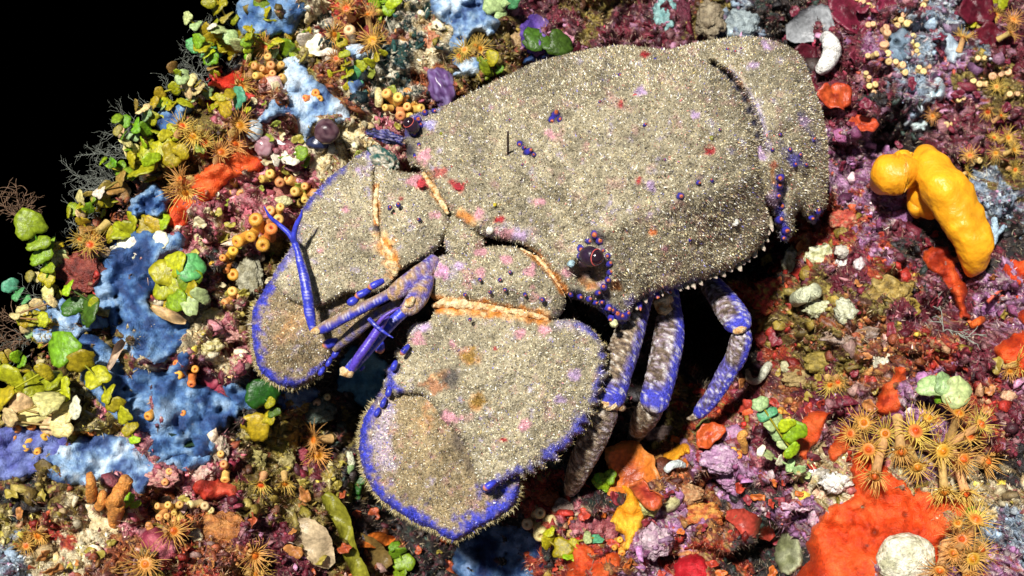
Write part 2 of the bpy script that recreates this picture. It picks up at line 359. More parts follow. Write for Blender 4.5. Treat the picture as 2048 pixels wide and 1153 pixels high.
ZONES = [(420, 430, 'pink'), (500, 400, 'pink'), (560, 330, 'pink'), (700, 280, 'cream'), (640, 320, 'cream'), (620, 370, 'pink'), (790, 240, 'pink'), (470, 480, 'pink'), (520, 520, 'olive'),
 (640, 30, 'cream'), (690, 40, 'red'), (740, 70, 'rust'), (800, 90, 'greenwhite'), (790, 150, 'greenwhite'), (640, 50, 'greenwhite'), (820, 40, 'greenwhite'), (860, 60, 'cream'), (740, 20, 'yellowolive'), (870, 190, 'rust'), (940, 170, 'olive'),
 (1000, 60, 'olive'), (1050, 40, 'maroon'), (1130, 60, 'maroon'), (1180, 30, 'olive'), (1260, 50, 'maroon'), (1330, 30, 'maroon'), (1420, 20, 'olive'), (1480, 40, 'bluegrey'), (1560, 30, 'dark'), (1680, 40, 'maroon'),
 (1780, 30, 'maroon'), (1760, 90, 'violet'), (1850, 60, 'bluegrey'), (1900, 40, 'bluegrey'), (1980, 40, 'maroon'), (1830, 160, 'bluegrey'), (1900, 150, 'violet'), (1980, 140, 'olive'), (2030, 110, 'maroon'), (1720, 180, 'maroon'), (1690, 220, 'maroon'),  # extra maroon and dark seeds at upper right put fading light into the colour
 (1720, 300, 'violet'), (1700, 380, 'violet'), (1780, 240, 'dark'), (1900, 230, 'maroon'), (1960, 280, 'maroon'), (2020, 330, 'olive'), (1990, 390, 'bluegrey'), (1750, 450, 'violet'), (1680, 440, 'red'), (1800, 480, 'maroon'), (1600, 470, 'red'),
 (1860, 480, 'dark'), (1920, 570, 'maroon'), (2000, 580, 'violet'), (2010, 480, 'dark'), (1700, 540, 'maroon'), (1780, 540, 'red'), (1530, 570, 'red'), (1540, 610, 'olive'), (1620, 620, 'olive'), (1700, 650, 'rust'), (1770, 610, 'olive'), (1840, 640, 'maroon'),
 (1560, 690, 'red'), (1600, 720, 'olive'), (1680, 720, 'olive'), (1730, 760, 'rust'), (1790, 700, 'rust'), (1860, 700, 'red'), (1960, 720, 'maroon'), (1560, 770, 'rust'), (1500, 790, 'maroon'), (1640, 790, 'maroon'), (1720, 830, 'maroon'), (1850, 790, 'violet'), (1960, 800, 'red'), (2030, 830, 'maroon'),
 (1450, 850, 'red'), (1340, 860, 'olive'), (1440, 920, 'violet'), (1470, 880, 'pink'), (1500, 940, 'violet'), (1550, 920, 'maroon'), (1380, 960, 'rust'), (1330, 960, 'rust'), (1360, 1010, 'violet'), (1420, 1040, 'rust'), (1330, 1060, 'violet'), (1440, 1090, 'red'), (1400, 1140, 'red'), (1500, 1010, 'dark'), (1560, 960, 'maroon'),
 (1520, 1100, 'dark'), (1580, 1010, 'violet'), (1640, 1020, 'violet'), (1650, 950, 'cream'), (1700, 960, 'cream'), (2000, 980, 'cream'), (2020, 1060, 'bluegrey'), (1990, 1120, 'violet'), (2030, 920, 'dark'), (1960, 1050, 'cream'),
 (1100, 1000, 'red'), (1150, 1040, 'pink'), (1190, 1070, 'maroon'), (1130, 1120, 'red'), (1230, 1120, 'rust'), (1300, 1120, 'violet'), (1080, 1100, 'dark'), (1160, 960, 'dark'), (1250, 930, 'dark'), (1300, 850, 'dark'), (1440, 700, 'dark'), (1370, 650, 'dark'), (1520, 500, 'dark'), (1200, 760, 'dark'), (1300, 400, 'dark'), (1000, 350, 'dark'), (800, 640, 'dark'),  # dark seeds under the lobster and in hollows: shade put into the rock colour
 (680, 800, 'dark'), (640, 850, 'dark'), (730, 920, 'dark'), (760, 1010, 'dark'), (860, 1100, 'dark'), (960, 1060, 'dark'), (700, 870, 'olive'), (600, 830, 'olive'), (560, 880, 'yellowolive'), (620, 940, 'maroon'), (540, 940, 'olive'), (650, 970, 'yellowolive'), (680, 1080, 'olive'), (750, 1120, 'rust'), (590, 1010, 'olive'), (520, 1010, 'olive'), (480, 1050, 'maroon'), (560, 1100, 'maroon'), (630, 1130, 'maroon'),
 (440, 960, 'maroon'), (400, 930, 'pink'), (350, 960, 'pink'), (330, 1010, 'rust'), (400, 1040, 'rust'), (250, 1010, 'pink'), (200, 1030, 'cream'), (160, 1080, 'cream'), (220, 1110, 'rust'), (90, 1040, 'red'), (40, 1060, 'yellowolive'), (30, 1110, 'bluegrey'), (100, 1120, 'cream'), (300, 1130, 'olive'), (360, 1130, 'red'), (440, 1130, 'rust'), (120, 980, 'olive'), (60, 1000, 'dark'),
 (440, 700, 'cream'), (420, 660, 'cream'), (460, 640, 'pink'), (470, 720, 'pink'), (430, 760, 'maroon'), (480, 760, 'dark'), (500, 580, 'olive'), (450, 560, 'dark'), (400, 560, 'maroon'), (430, 610, 'cream'), (380, 480, 'pink'), (160, 550, 'red'), (180, 500, 'rust'), (130, 620, 'olive'), (60, 700, 'olive'), (60, 800, 'yellowolive'), (20, 900, 'olive'),
 (250, 380, 'rust'), (300, 340, 'olive'), (340, 320, 'olive'), (400, 260, 'olive'), (450, 220, 'pink'), (520, 220, 'pink'), (500, 180, 'rust'), (440, 160, 'red'), (560, 190, 'rust'), (520, 110, 'olive'), (600, 120, 'yellowolive'), (660, 120, 'rust'), (470, 280, 'rust'), (540, 270, 'pink'), (430, 130, 'dark')]
ZXY = np.array([z[:2] for z in ZONES], float); ZN = [z[2] for z in ZONES]; PK = list(PAL); ZI = np.array([PK.index(z) for z in ZN])
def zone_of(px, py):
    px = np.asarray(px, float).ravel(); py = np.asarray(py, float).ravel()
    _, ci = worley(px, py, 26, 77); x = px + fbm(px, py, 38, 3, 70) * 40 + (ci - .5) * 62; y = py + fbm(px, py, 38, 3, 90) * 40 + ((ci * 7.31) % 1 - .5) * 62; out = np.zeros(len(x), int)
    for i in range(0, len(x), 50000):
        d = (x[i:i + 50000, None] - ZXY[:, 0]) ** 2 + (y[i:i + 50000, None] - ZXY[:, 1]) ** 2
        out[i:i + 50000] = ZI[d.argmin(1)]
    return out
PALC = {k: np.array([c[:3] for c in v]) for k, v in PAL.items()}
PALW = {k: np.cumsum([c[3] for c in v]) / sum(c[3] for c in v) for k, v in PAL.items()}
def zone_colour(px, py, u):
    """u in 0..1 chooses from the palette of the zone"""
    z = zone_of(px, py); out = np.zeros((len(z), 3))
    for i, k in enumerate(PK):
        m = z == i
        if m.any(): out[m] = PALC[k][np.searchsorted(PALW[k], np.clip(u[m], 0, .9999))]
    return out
EDGE = [(-900, 1150), (-200, 1000), (-40, 880), (30, 770), (70, 690), (105, 600), (150, 525), (185, 450), (235, 395), (262, 335), (300, 270), (345, 205), (405, 160), (445, 105), (478, 60), (492, 0), (505, -120), (560, -700), (3000, -700), (3000, 2000), (-900, 2000)]
PX = 1024 + (GX - 1024) * DIST / (DIST - HD); PY = 576.5 + (GY - 576.5) * DIST / (DIST - HD)
jx = PX + fbm(PX, PY, 40, 3, 33) * 16; jy = PY + fbm(PX, PY, 40, 3, 34) * 16
keep = inpoly(jx, jy, EDGE)
ec = segdist(PX, PY, EDGE[:17]); HDm = HD - np.where(keep, 22 * np.exp(-(ec / 22)), 0)
def build_reef():
    nx = len(ax); idx = np.arange(GX.size).reshape(GX.shape)
    kq = keep[:-1, :-1] & keep[1:, :-1] & keep[:-1, 1:] & keep[1:, 1:]
    q = np.stack([idx[:-1, :-1], idx[1:, :-1], idx[1:, 1:], idx[:-1, 1:]], -1)[kq]
    e = np.concatenate([q[:, [0, 1]], q[:, [1, 2]], q[:, [2, 3]], q[:, [3, 0]]]); key = e.min(1).astype(np.int64) * GX.size + e.max(1)
    uq, inv, cnt = np.unique(key, return_inverse=True, return_counts=True); be = e[cnt[inv] == 1]
    used = np.unique(q); remap = np.full(GX.size, -1); remap[used] = np.arange(len(used))
    uv = np.stack([(GX - 1024) / 6, -(GY - 576.5) / 6, HDm], -1).reshape(-1, 3)
    V = uv[used]; bv = np.unique(be); rb = np.full(GX.size, -1); rb[bv] = np.arange(len(bv)) + len(used)
    S = uv[bv].copy(); S[:, 2] = -420; S[:, 0] = S[:, 0] * 0.9 + 20; S[:, 1] *= 0.9
    V = np.vstack([V, S])
    side = np.stack([remap[be[:, 1]], remap[be[:, 0]], rb[be[:, 0]], rb[be[:, 1]]], 1)
    px = PX.ravel()[used]; py = PY.ravel()[used]
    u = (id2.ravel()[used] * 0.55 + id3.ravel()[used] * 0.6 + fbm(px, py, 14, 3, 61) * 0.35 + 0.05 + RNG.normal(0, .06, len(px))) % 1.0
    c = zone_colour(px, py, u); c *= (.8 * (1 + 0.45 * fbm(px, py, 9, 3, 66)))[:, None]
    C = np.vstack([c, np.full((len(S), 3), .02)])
    W = V / 1000 @ FRAME.T + ORG
    o = world_obj('reef', W, [remap[q], side], mat('reef_rock', rough=.55, var=.55, vscale=1100, bump=.9, bscale=1600, bdist=.001), C, origin=P(1024, 576, -40))
    tag(o, kind='structure'); return W, remap[q], C
RW, RQ, RC = build_reef()
BIGT = np.concatenate([RW[RQ[:, [0, 1, 2]]], RW[RQ[:, [0, 2, 3]]]]); 
def visible(px, py, m=60): return (px > -m) & (px < 2048 + m) & (py > -m) & (py < 1153 + m)
LOB = [(505, 640), (540, 560), (605, 420), (740, 300), (820, 235), (1060, 125), (1250, 90), (1480, 75), (1600, 108), (1655, 310), (1640, 420), (1580, 480), (1520, 500), (1400, 560), (1250, 640), (1205, 700), (1190, 820), (1040, 960), (905, 1080), (720, 900), (770, 780), (640, 740), (560, 770)]
def free_spots(n, area, seed=0, mind=10, clear=8):
    r = np.random.default_rng(seed); out = []
    while len(out) < n:
        x = r.uniform(area[0], area[2]); y = r.uniform(area[1], area[3])
        if inpoly(np.array([x]), np.array([y]), LOB)[0] or not inpoly(np.array([x]), np.array([y]), EDGE)[0]: continue
        if any((x - a) ** 2 + (y - b) ** 2 < mind ** 2 for a, b in BLOCK): continue
        if any(inpoly(np.array([x]), np.array([y]), p)[0] for p in SHEETS): continue
        out.append((x, y)); BLOCK.append((x, y))
    return out
BLOCK = []; SHEETS = []


# ------------------------------------------------------------------ encrusting sponges: lumpy sheets grown over the rock
def sheet_sponge(name, label, cat, outline, cols, thick=5.0, lump=3.0, lsc=45, rnd=14, step=6, matn='sponge', wob=6, seed=1, pores=0, lift=0.0, group=None, streak=None):
    L0 = smooth_loop(outline, step * .8); tt = np.roll(L0, -1, 0) - np.roll(L0, 1, 0); nr = np.stack([tt[:, 1], -tt[:, 0]], 1) / (np.linalg.norm(tt, axis=1)[:, None] + 1e-6)
    L0 = L0 + nr * (fbm(L0[:, 0], L0[:, 1], 34, 4, seed, .62) * wob * 2.6)[:, None]
    v, f, b, d = region(L0, step, 0, seed, sharp=True); x, y = v[:, 0], v[:, 1]
    wv, wid = worley(x + fbm(x, y, 50, 2, seed + 3) * 18, y + fbm(x, y, 50, 2, seed + 4) * 18, lsc, seed)
    prof = np.sqrt(np.clip(1 - (1 - np.clip(d / rnd, 0, 1)) ** 2, 0, 1))
    hs = reef_w(x, y, False); hd = reef_w(x, y, True)
    w = (1 - prof) * (hd - 1.5) + prof * (hs * .55 + hd * .45 + lift + thick * .5 + .6 * lump * (1.1 - wv * 1.3) + fbm(x, y, lsc * .5, 3, seed + 8) * lump * .8 + fbm(x, y, 9, 2, seed + 9) * .6)
    c = np.array(cols, float); t = np.clip(0.5 + fbm(x, y, lsc * .9, 5, seed + 20, .72) * 1.5 + (0.45 - wv) * .5, 0, .999) * (len(c) - 1)
    i = t.astype(int); C = c[i] + (c[np.minimum(i + 1, len(c) - 1)] - c[i]) * (t - i)[:, None]
    if pores:
        pr = np.random.default_rng(seed); 
        for _ in range(pores):
            k = pr.integers(len(v)); r = pr.uniform(3, 8); g = np.exp(-((x - x[k]) ** 2 + (y - y[k]) ** 2) / r ** 2)
            g2 = np.exp(-((np.hypot(x - x[k], y - y[k]) - r * 1.5) / (r * .6)) ** 2)
            w = w - g * 3.5 + g2 * 1.0; C = C * (1 - .8 * g)[:, None]
    if streak is not None: C = C * (1 - streak * np.clip(fbm(x, y * .4, 12, 3, seed + 31) * 2, 0, 1))[:, None]
    V, F = thicken(v, w, f, b, 9, 0.03)
    p = P(V[:, 0], V[:, 1], V[:, 2])
    m = {'sponge': mat('sponge_skin', rough=.5, var=.28, vscale=900, bump=.8, bscale=1900, bdist=.0007, sss=.15, spec=.3),
         'felt': mat('felt_skin', rough=.65, var=.35, vscale=1500, bump=.8, bscale=2500, bdist=.0007)}[matn]
    o = world_obj(name, p, F, m, np.vstack([C, C * .6]), origin=p[:len(v)].mean(0))
    SHEETS.append(outline); return tag(o, label, cat, group)
BL = [(.015, .04, .13), (.035, .09, .24), (.07, .16, .34), (.14, .26, .44), (.24, .36, .52)]
BLP = [(.03, .06, .17), (.09, .16, .33), (.18, .30, .47), (.32, .45, .60), (.55, .65, .74)]
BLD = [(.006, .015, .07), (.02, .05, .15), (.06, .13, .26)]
ORA = [(.40, .028, .005), (.60, .055, .008), (.70, .08, .012), (.76, .13, .03)]
ORD = [(.24, .018, .005), (.42, .04, .008), (.58, .07, .012), (.62, .11, .025)]
S = lambda *a, **k: sheet_sponge('sponge', *a, **k)
S('pale blue lobed sponge above the bleached and green algae at the reef edge', 'sponge', [(472, 20), (513, -30), (600, -40), (612, 20), (597, 50), (585, 76), (553, 66), (520, 80), (482, 66)], BL, thick=9, seed=3)
S('big hazy blue sponge around the dark maroon ball', 'sponge', [(558, 132), (572, 118), (597, 116), (615, 140), (640, 170), (665, 188), (692, 208), (702, 238), (680, 250), (640, 250), (622, 262), (612, 282), (598, 266), (588, 236), (560, 232), (520, 250), (514, 232), (540, 206), (552, 180), (574, 160)], BLP, thick=8, seed=4, step=5)
S('small sky blue sponge lobe beside golden anemones at the edge of the dark water', 'sponge', [(310, 250), (312, 222), (335, 206), (368, 204), (384, 222), (372, 240), (356, 252), (350, 270), (330, 288), (312, 280)], BL, thick=8, seed=5, step=5)
S('orange sponge sheet spreading between golden anemones and pink crust', 'sponge', [(330, 425), (350, 395), (378, 370), (392, 345), (420, 322), (450, 308), (490, 305), (525, 315), (532, 340), (500, 352), (470, 358), (445, 375), (425, 395), (400, 425), (375, 450), (348, 456)], ORA, thick=6, seed=6, step=5)
S('small scarlet sponge under the green algae at the reef edge', 'sponge', [(408, 168), (430, 154), (470, 146), (498, 150), (478, 170), (455, 184), (425, 180)], [(.22, .01, .008), (.45, .02, .01), (.6, .03, .01)], thick=6, seed=7, step=4, lump=2)
S('wide blue sponge sheet below the row of green algae discs', 'sponge', [(196, 540), (205, 505), (235, 470), (280, 455), (330, 470), (364, 470), (366, 500), (340, 520), (322, 545), (330, 575), (300, 605), (330, 632), (378, 650), (372, 690), (345, 720), (310, 735), (260, 720), (225, 690), (212, 640), (190, 600)], BL, thick=8, seed=8, pores=6)
S('large blue sponge carpet with tan polyps growing out of it', 'sponge', [(155, 690), (180, 668), (222, 692), (262, 725), (312, 740), (350, 724), (374, 700), (376, 740), (400, 762), (440, 780), (478, 800), (476, 835), (445, 858), (425, 880), (430, 910), (400, 925), (360, 915), (320, 925), (292, 905), (290, 870), (250, 850), (215, 820), (190, 790), (160, 760)], BL, thick=9, seed=9, pores=5)
S('pale blue white sponge between the bleached algae and orange fingers', 'sponge', [(150, 880), (190, 868), (235, 870), (270, 885), (300, 920), (318, 940), (300, 975), (280, 990), (252, 968), (235, 950), (200, 960), (160, 975), (120, 970), (80, 930), (100, 890)], BLP, thick=7, seed=10)
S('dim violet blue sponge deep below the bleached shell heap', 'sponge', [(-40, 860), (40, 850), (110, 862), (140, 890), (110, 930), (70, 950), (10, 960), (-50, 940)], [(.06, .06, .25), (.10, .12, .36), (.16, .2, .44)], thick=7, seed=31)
S('slim blue sponge strip behind a dark green alga', 'sponge', [(285, 925), (330, 905), (380, 895), (425, 872), (436, 892), (424, 925), (380, 940), (330, 935)], BL, thick=6, seed=11, step=5)
S('pale blue sponge at the left rim with an orange anemone pair', 'sponge', [(38, 625), (80, 605), (130, 600), (185, 600), (212, 650), (180, 664), (150, 690), (120, 700), (80, 690), (60, 660)], BLP, thick=6, seed=12)
S('blue lump sponge pair under the orange sheet', 'sponge', [(252, 425), (262, 395), (290, 380), (320, 378), (345, 395), (338, 420), (310, 440), (280, 448), (258, 444)], BL, thick=10, lump=6, lsc=30, seed=13, step=4)
S('powder blue sponge folds over the rusty crust above the carapace', 'sponge', [(860, -10), (905, -30), (965, -5), (972, 22), (1000, 40), (1004, 62), (980, 78), (950, 72), (938, 92), (908, 104), (890, 90), (900, 60), (884, 42), (862, 22)], BLP, thick=9, lump=6, lsc=36, seed=14, step=5)
S('pale blue sponge lobe under the orange polyp cluster', 'sponge', [(905, 122), (925, 112), (950, 110), (958, 128), (946, 148), (922, 154), (904, 148)], BLP, thick=9, seed=15, step=4)
S('bluish white sponge cushion near the mossy white rock', 'sponge', [(690, 96), (706, 84), (728, 92), (738, 110), (728, 128), (736, 160), (722, 186), (700, 190), (690, 165), (700, 130)], BLP, thick=8, seed=16, step=5)
S('blue white sponge flap under the left antenna flap', 'sponge', [(440, 772), (470, 760), (500, 772), (540, 770), (590, 780), (640, 770), (655, 785), (620, 815), (570, 826), (545, 812), (500, 830), (470, 822)], BL, thick=6, seed=17, step=5)
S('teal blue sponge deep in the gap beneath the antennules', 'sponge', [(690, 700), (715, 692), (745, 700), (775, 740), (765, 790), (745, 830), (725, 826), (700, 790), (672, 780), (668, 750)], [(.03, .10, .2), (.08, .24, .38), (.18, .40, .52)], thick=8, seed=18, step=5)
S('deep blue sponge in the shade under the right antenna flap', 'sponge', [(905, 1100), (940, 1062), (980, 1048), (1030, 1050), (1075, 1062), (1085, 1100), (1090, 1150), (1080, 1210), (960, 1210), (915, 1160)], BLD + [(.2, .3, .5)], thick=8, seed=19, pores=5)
S('purple sponge tuft behind the smooth dark green leaves', 'sponge', [(1040, 70), (1050, 40), (1072, 28), (1095, 45), (1098, 70), (1110, 96), (1080, 118), (1052, 110)], [(.06, .03, .2), (.14, .07, .36), (.2, .12, .4)], thick=8, seed=20, step=5)
S('broad orange sponge sheet under the largest anemone colony', 'sponge', [(1700, 930), (1712, 905), (1745, 898), (1775, 930), (1812, 962), (1850, 985), (1900, 985), (1942, 990), (1948, 1020), (1925, 1045), (1892, 1075), (1880, 1115), (1890, 1210), (1560, 1230), (1590, 1150), (1612, 1118), (1618, 1060), (1648, 1025), (1680, 1002), (1705, 968)], ORA, thick=9, lump=4, lsc=90, rnd=20, seed=21, pores=9, step=6)
S('rusty orange sponge strip climbing behind the green algae chain', 'sponge', [(1588, 885), (1600, 850), (1612, 825), (1655, 815), (1668, 830), (1650, 865), (1630, 890), (1615, 920), (1592, 915)], ORD, thick=6, seed=22, step=5)
S('upright orange sponge strip above the anemone colony', 'sponge', [(1752, 818), (1762, 790), (1778, 752), (1795, 730), (1822, 726), (1815, 752), (1795, 775), (1808, 800), (1792, 822), (1765, 830)], ORD, thick=6, seed=23, step=5)
S('orange sponge patch pitted with dark shells', 'sponge', [(1655, 905), (1672, 872), (1690, 850), (1700, 868), (1698, 895), (1680, 915), (1662, 925)], ORD, thick=5, seed=24, step=4)
S('coral red sponge below the yellow lobed sponge', 'sponge', [(1846, 508), (1865, 490), (1895, 488), (1912, 510), (1925, 545), (1928, 580), (1935, 610), (1942, 640), (1925, 645), (1910, 618), (1900, 585), (1888, 560), (1862, 540)], ORD, thick=7, seed=25, step=5)
S('round scarlet sponge dome at the right rim beside a small anemone', 'sponge', [(1985, 700), (2000, 678), (2030, 668), (2080, 670), (2110, 720), (2080, 760), (2040, 752), (2015, 735)], ORA, thick=16, lump=2, rnd=40, seed=26)
S('orange sponge knob beside the pale blue branched bryozoan', 'sponge', [(1996, 545), (2010, 522), (2038, 512), (2075, 530), (2060, 560), (2020, 570)], ORA, thick=9, seed=27, step=5)
S('narrow scarlet sponge streak hanging below the orange knob', 'sponge', [(2018, 590), (2035, 585), (2070, 600), (2075, 650), (2045, 645), (2030, 620)], ORA, thick=5, seed=28, step=5)
S('vermilion sponge patch at the foot of the yellow stalk', 'sponge', [(1130, 1110), (1160, 1085), (1195, 1105), (1235, 1105), (1240, 1130), (1215, 1190), (1140, 1190)], ORD, thick=6, seed=29, step=5)
S('golden yellow sponge stalk leaning below the orange fan blade', 'sponge', [(1240, 968), (1268, 972), (1288, 1000), (1290, 1022), (1278, 1060), (1265, 1085), (1258, 1102), (1236, 1098), (1242, 1075), (1215, 1045), (1232, 1020), (1246, 995)], [(.75, .28, .01), (.82, .38, .02), (.85, .5, .05)], thick=9, seed=30, step=5)
S('golden yellow sponge sliver between the round red blades', 'sponge', [(1325, 920), (1345, 900), (1370, 888), (1386, 892), (1380, 912), (1360, 920), (1338, 932)], [(.75, .28, .01), (.82, .36, .02)], thick=6, seed=32, step=4)
S('crimson sponge crust low beside the dark hollow', 'sponge', [(1345, 1125), (1380, 1108), (1415, 1118), (1422, 1150), (1400, 1200), (1350, 1200)], [(.4, .008, .015), (.6, .02, .03)], thick=7, seed=33, step=5)
S('red sponge mound with a ribbed side near the orange fingers', 'sponge', [(384, 980), (392, 958), (415, 952), (450, 958), (475, 972), (470, 992), (440, 1000), (405, 1002)], [(.2, .015, .01), (.42, .03, .015), (.62, .10, .05)], thick=13, lump=2, rnd=24, seed=34, step=4)
S('rose maroon sponge fold above an orange anemone', 'sponge', [(280, 1085), (295, 1060), (322, 1052), (350, 1085), (345, 1112), (322, 1120), (300, 1102)], [(.25, .03, .06), (.42, .09, .12), (.55, .2, .22)], thick=9, seed=35, step=4)
S('grey olive felt crust flanking the broad orange sponge', 'sponge', [(1552, 1085), (1575, 1062), (1600, 1080), (1604, 1120), (1590, 1150), (1565, 1148), (1555, 1120)], [(.12, .13, .05), (.28, .3, .14), (.4, .42, .25)], thick=9, seed=36, step=4, matn='felt')
S('pale lemon felt mound beside the yellow stalk', 'sponge', [(1320, 1010), (1332, 995), (1352, 990), (1362, 1005), (1350, 1022), (1330, 1026)], [(.4, .36, .14), (.6, .56, .3)], thick=8, seed=37, step=4, matn='felt')
S('yellow green felt cushion at the tip of the rearmost leg', 'sponge', [(1385, 855), (1398, 838), (1418, 834), (1424, 848), (1412, 864), (1394, 868)], [(.25, .27, .05), (.45, .46, .14)], thick=9, seed=38, step=4, matn='felt')
S('ice blue sponge patch among the tan balls', 'sponge', [(1840, 190), (1852, 160), (1880, 150), (1895, 170), (1885, 200), (1862, 212)], [(.2, .35, .42), (.5, .66, .72), (.75, .85, .88)], thick=7, seed=39, step=4, pores=6)
S('dusky ice blue sponge crust behind the chain of tan balls', 'sponge', [(1778, 100), (1785, 65), (1812, 62), (1822, 90), (1815, 120), (1792, 128)], [(.12, .18, .24), (.3, .4, .5)], thick=5, seed=40, step=4, pores=4)
S('hazy blue white sponge near the maroon blades in the dim corner', 'sponge', [(1885, 110), (1892, 80), (1910, 75), (1920, 100), (1908, 125)], [(.3, .4, .5), (.55, .65, .72)], thick=5, seed=41, step=4)
S('pale aqua sponge speck by the shadowed hole', 'sponge', [(1822, 250), (1838, 238), (1852, 245), (1848, 262), (1828, 268)], [(.4, .55, .55), (.7, .8, .78)], thick=5, seed=42, step=3)
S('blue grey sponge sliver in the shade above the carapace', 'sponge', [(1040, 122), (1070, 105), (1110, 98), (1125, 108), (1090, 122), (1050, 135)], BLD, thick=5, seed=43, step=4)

# the yellow sponge with two lobes: real folded volumes
def lobe(parent, name, ctrl, col, seed):
    c = smooth_loop(ctrl, 4, False); v, F = tube(P(c[:, 0], c[:, 1], c[:, 2]), c[:, 3] * MM(c[:, 2]), 26)
    q = (v - ORG) * 1000; n3 = np.array([mnoise.fractal(Vector(a / 14) + Vector((seed, 0, 0)), 1.0, 2.0, 3) for a in q])
    n3 = n3 * .8 + .5 * np.array([mnoise.fractal(Vector(a / 5) + Vector((seed, 3, 0)), 1.0, 2.0, 2) for a in q]); cen = np.repeat(P(c[:, 0], c[:, 1], c[:, 2]), 26, 0); n = len(cen); d = v[:n] - cen
    v[:n] = cen + d * (1 + 0.26 * n3[:n])[:, None]
    C = np.array(col) * (1 + .3 * n3)[:, None]
    return world_obj(name, v, F, mat('fleshy_skin', rough=.42, var=.14, vscale=260, bump=.5, bscale=420, bdist=.0012, sss=.15), C, parent)
YS = root_at('sponge', P(1850, 420, -22)); tag(YS, 'bright yellow orange sponge of two swollen lobes in a dark hollow', 'sponge')
lobe(YS, 'lobe', [(1762, 372, -18, 16), (1768, 360, -10, 30), (1785, 350, -4, 40), (1806, 345, -3, 38), (1822, 350, -8, 26), (1828, 352, -14, 12)], (.80, .33, .012), 1)
lobe(YS, 'lobe', [(1795, 322, -12, 8), (1802, 318, -6, 18), (1812, 322, -4, 20), (1822, 330, -8, 12)], (.82, .36, .014), 5)
lobe(YS, 'lobe', [(1846, 300, -14, 8), (1852, 312, -6, 24), (1868, 345, -1, 40), (1890, 385, 2, 46), (1918, 425, 3, 44), (1940, 465, 3, 40), (1950, 500, 2, 33), (1946, 530, -2, 22), (1940, 548, -8, 8)], (.80, .35, .012), 9)
lobe(YS, 'lobe', [(1850, 360, -16, 20), (1848, 390, -10, 30), (1856, 412, -10, 24), (1862, 428, -16, 12)], (.78, .31, .01), 13)
lobe(YS, 'knob', [(1824, 402, -20, 8), (1828, 412, -10, 14), (1832, 424, -12, 12), (1834, 432, -20, 6)], (.80, .34, .012), 17)
SHEETS.append([(1735, 350), (1790, 295), (1860, 280), (1985, 480), (1950, 560), (1900, 480), (1820, 440), (1750, 400)])
# the white crusted ball on the orange sponge

# ------------------------------------------------------------------ the slipper lobster
LB = root_at('slipper_lobster', P(1250, 450, -15))
tag(LB, 'slipper lobster with sediment-furred carapace and blue-rimmed flap antennae clinging to the reef', 'lobster')
M_SH = mat('lobster_shell', rough=.6, var=.45, vscale=1400, bump=.9, bscale=2200, bdist=.0007)
M_FZ = mat('sediment_fuzz', rough=.6, var=.25, vscale=700, bump=0.0)
M_BL = mat('blue_cuticle', rough=.35, var=.3, vscale=1600, bump=.3, bscale=2200, bdist=.0003, spec=.5)
BLUE = np.array([.035, .045, .44]); ORAN = np.array([.62, .23, .035]); SAND = np.array([.36, .31, .20])
FUZZ = [(.80, .72, .50, 3.4), (.62, .53, .33, 3.6), (.40, .32, .17, 2.6), (.18, .135, .07, 3), (.04, .032, .025, 3.2), (.90, .87, .76, 1.6), (.50, .14, .12, .5), (.08, .08, .36, .7), (.5, .38, .12, .6)]
CAR = [(822, 232), (810, 258), (812, 296), (820, 328), (848, 344), (862, 368), (872, 395), (892, 418), (912, 440), (940, 462), (985, 478), (1040, 490), (1075, 512), (1100, 545), (1122, 578), (1138, 596), (1168, 604), (1200, 622), (1228, 645), (1252, 642), (1262, 615), (1300, 588), (1350, 574), (1400, 557), (1450, 540), (1500, 512), (1532, 474), (1538, 440), (1528, 400), (1521, 350), (1514, 300), (1500, 250), (1478, 196), (1450, 155), (1415, 126), (1370, 108), (1310, 98), (1250, 92), (1190, 97), (1120, 112), (1060, 130), (1000, 158), (940, 188), (880, 216)]
ABD = [(1300, 120), (1340, 100), (1400, 84), (1480, 74), (1540, 80), (1585, 98), (1608, 122), (1625, 170), (1645, 230), (1656, 300), (1657, 365), (1650, 415), (1640, 428), (1626, 448), (1612, 436), (1600, 420), (1590, 428), (1586, 462), (1572, 482), (1558, 470), (1552, 440), (1546, 425), (1530, 410), (1440, 400), (1380, 330), (1340, 230)]
hCAR = RBF([(822, 232, 20), (810, 270, 23), (812, 330, 27), (868, 390, 35), (912, 440, 40), (940, 470, 42), (1040, 490, 46), (1110, 560, 48), (1170, 606, 48), (1235, 642, 42), (1290, 590, 44), (1350, 574, 42), (1400, 557, 38), (1470, 530, 32), (1532, 474, 27), (1538, 430, 31), (1524, 370, 40), (1514, 300, 47), (1490, 220, 46), (1450, 155, 41), (1415, 126, 35), (1340, 103, 24), (1250, 92, 14), (1150, 105, 8), (1060, 130, 7), (960, 180, 11), (880, 216, 16),
            (1000, 390, 46), (1050, 295, 47), (1110, 240, 49), (1250, 250, 60), (1350, 220, 60), (1400, 300, 63), (1250, 400, 64), (1350, 450, 58), (1200, 500, 58), (1100, 370, 56), (1450, 400, 55), (1100, 180, 34), (1250, 160, 46), (960, 260, 36), (890, 300, 31), (1130, 470, 54), (1300, 530, 52), (1380, 150, 46), (1000, 230, 33)], 4e-3)
hABD = RBF([(1330, 100, 18), (1430, 140, 30), (1500, 230, 36), (1522, 320, 36), (1540, 400, 26), (1480, 75, 9), (1540, 80, 9), (1600, 112, 8), (1625, 170, 13), (1645, 230, 13), (1656, 310, 10), (1650, 415, 6), (1580, 470, 12), (1625, 445, 5), (1580, 200, 31), (1595, 300, 30), (1590, 380, 22), (1400, 200, 34), (1450, 300, 38), (1440, 400, 24), (1530, 140, 26), (1400, 110, 22), (1340, 230, 30)], 3e-3)
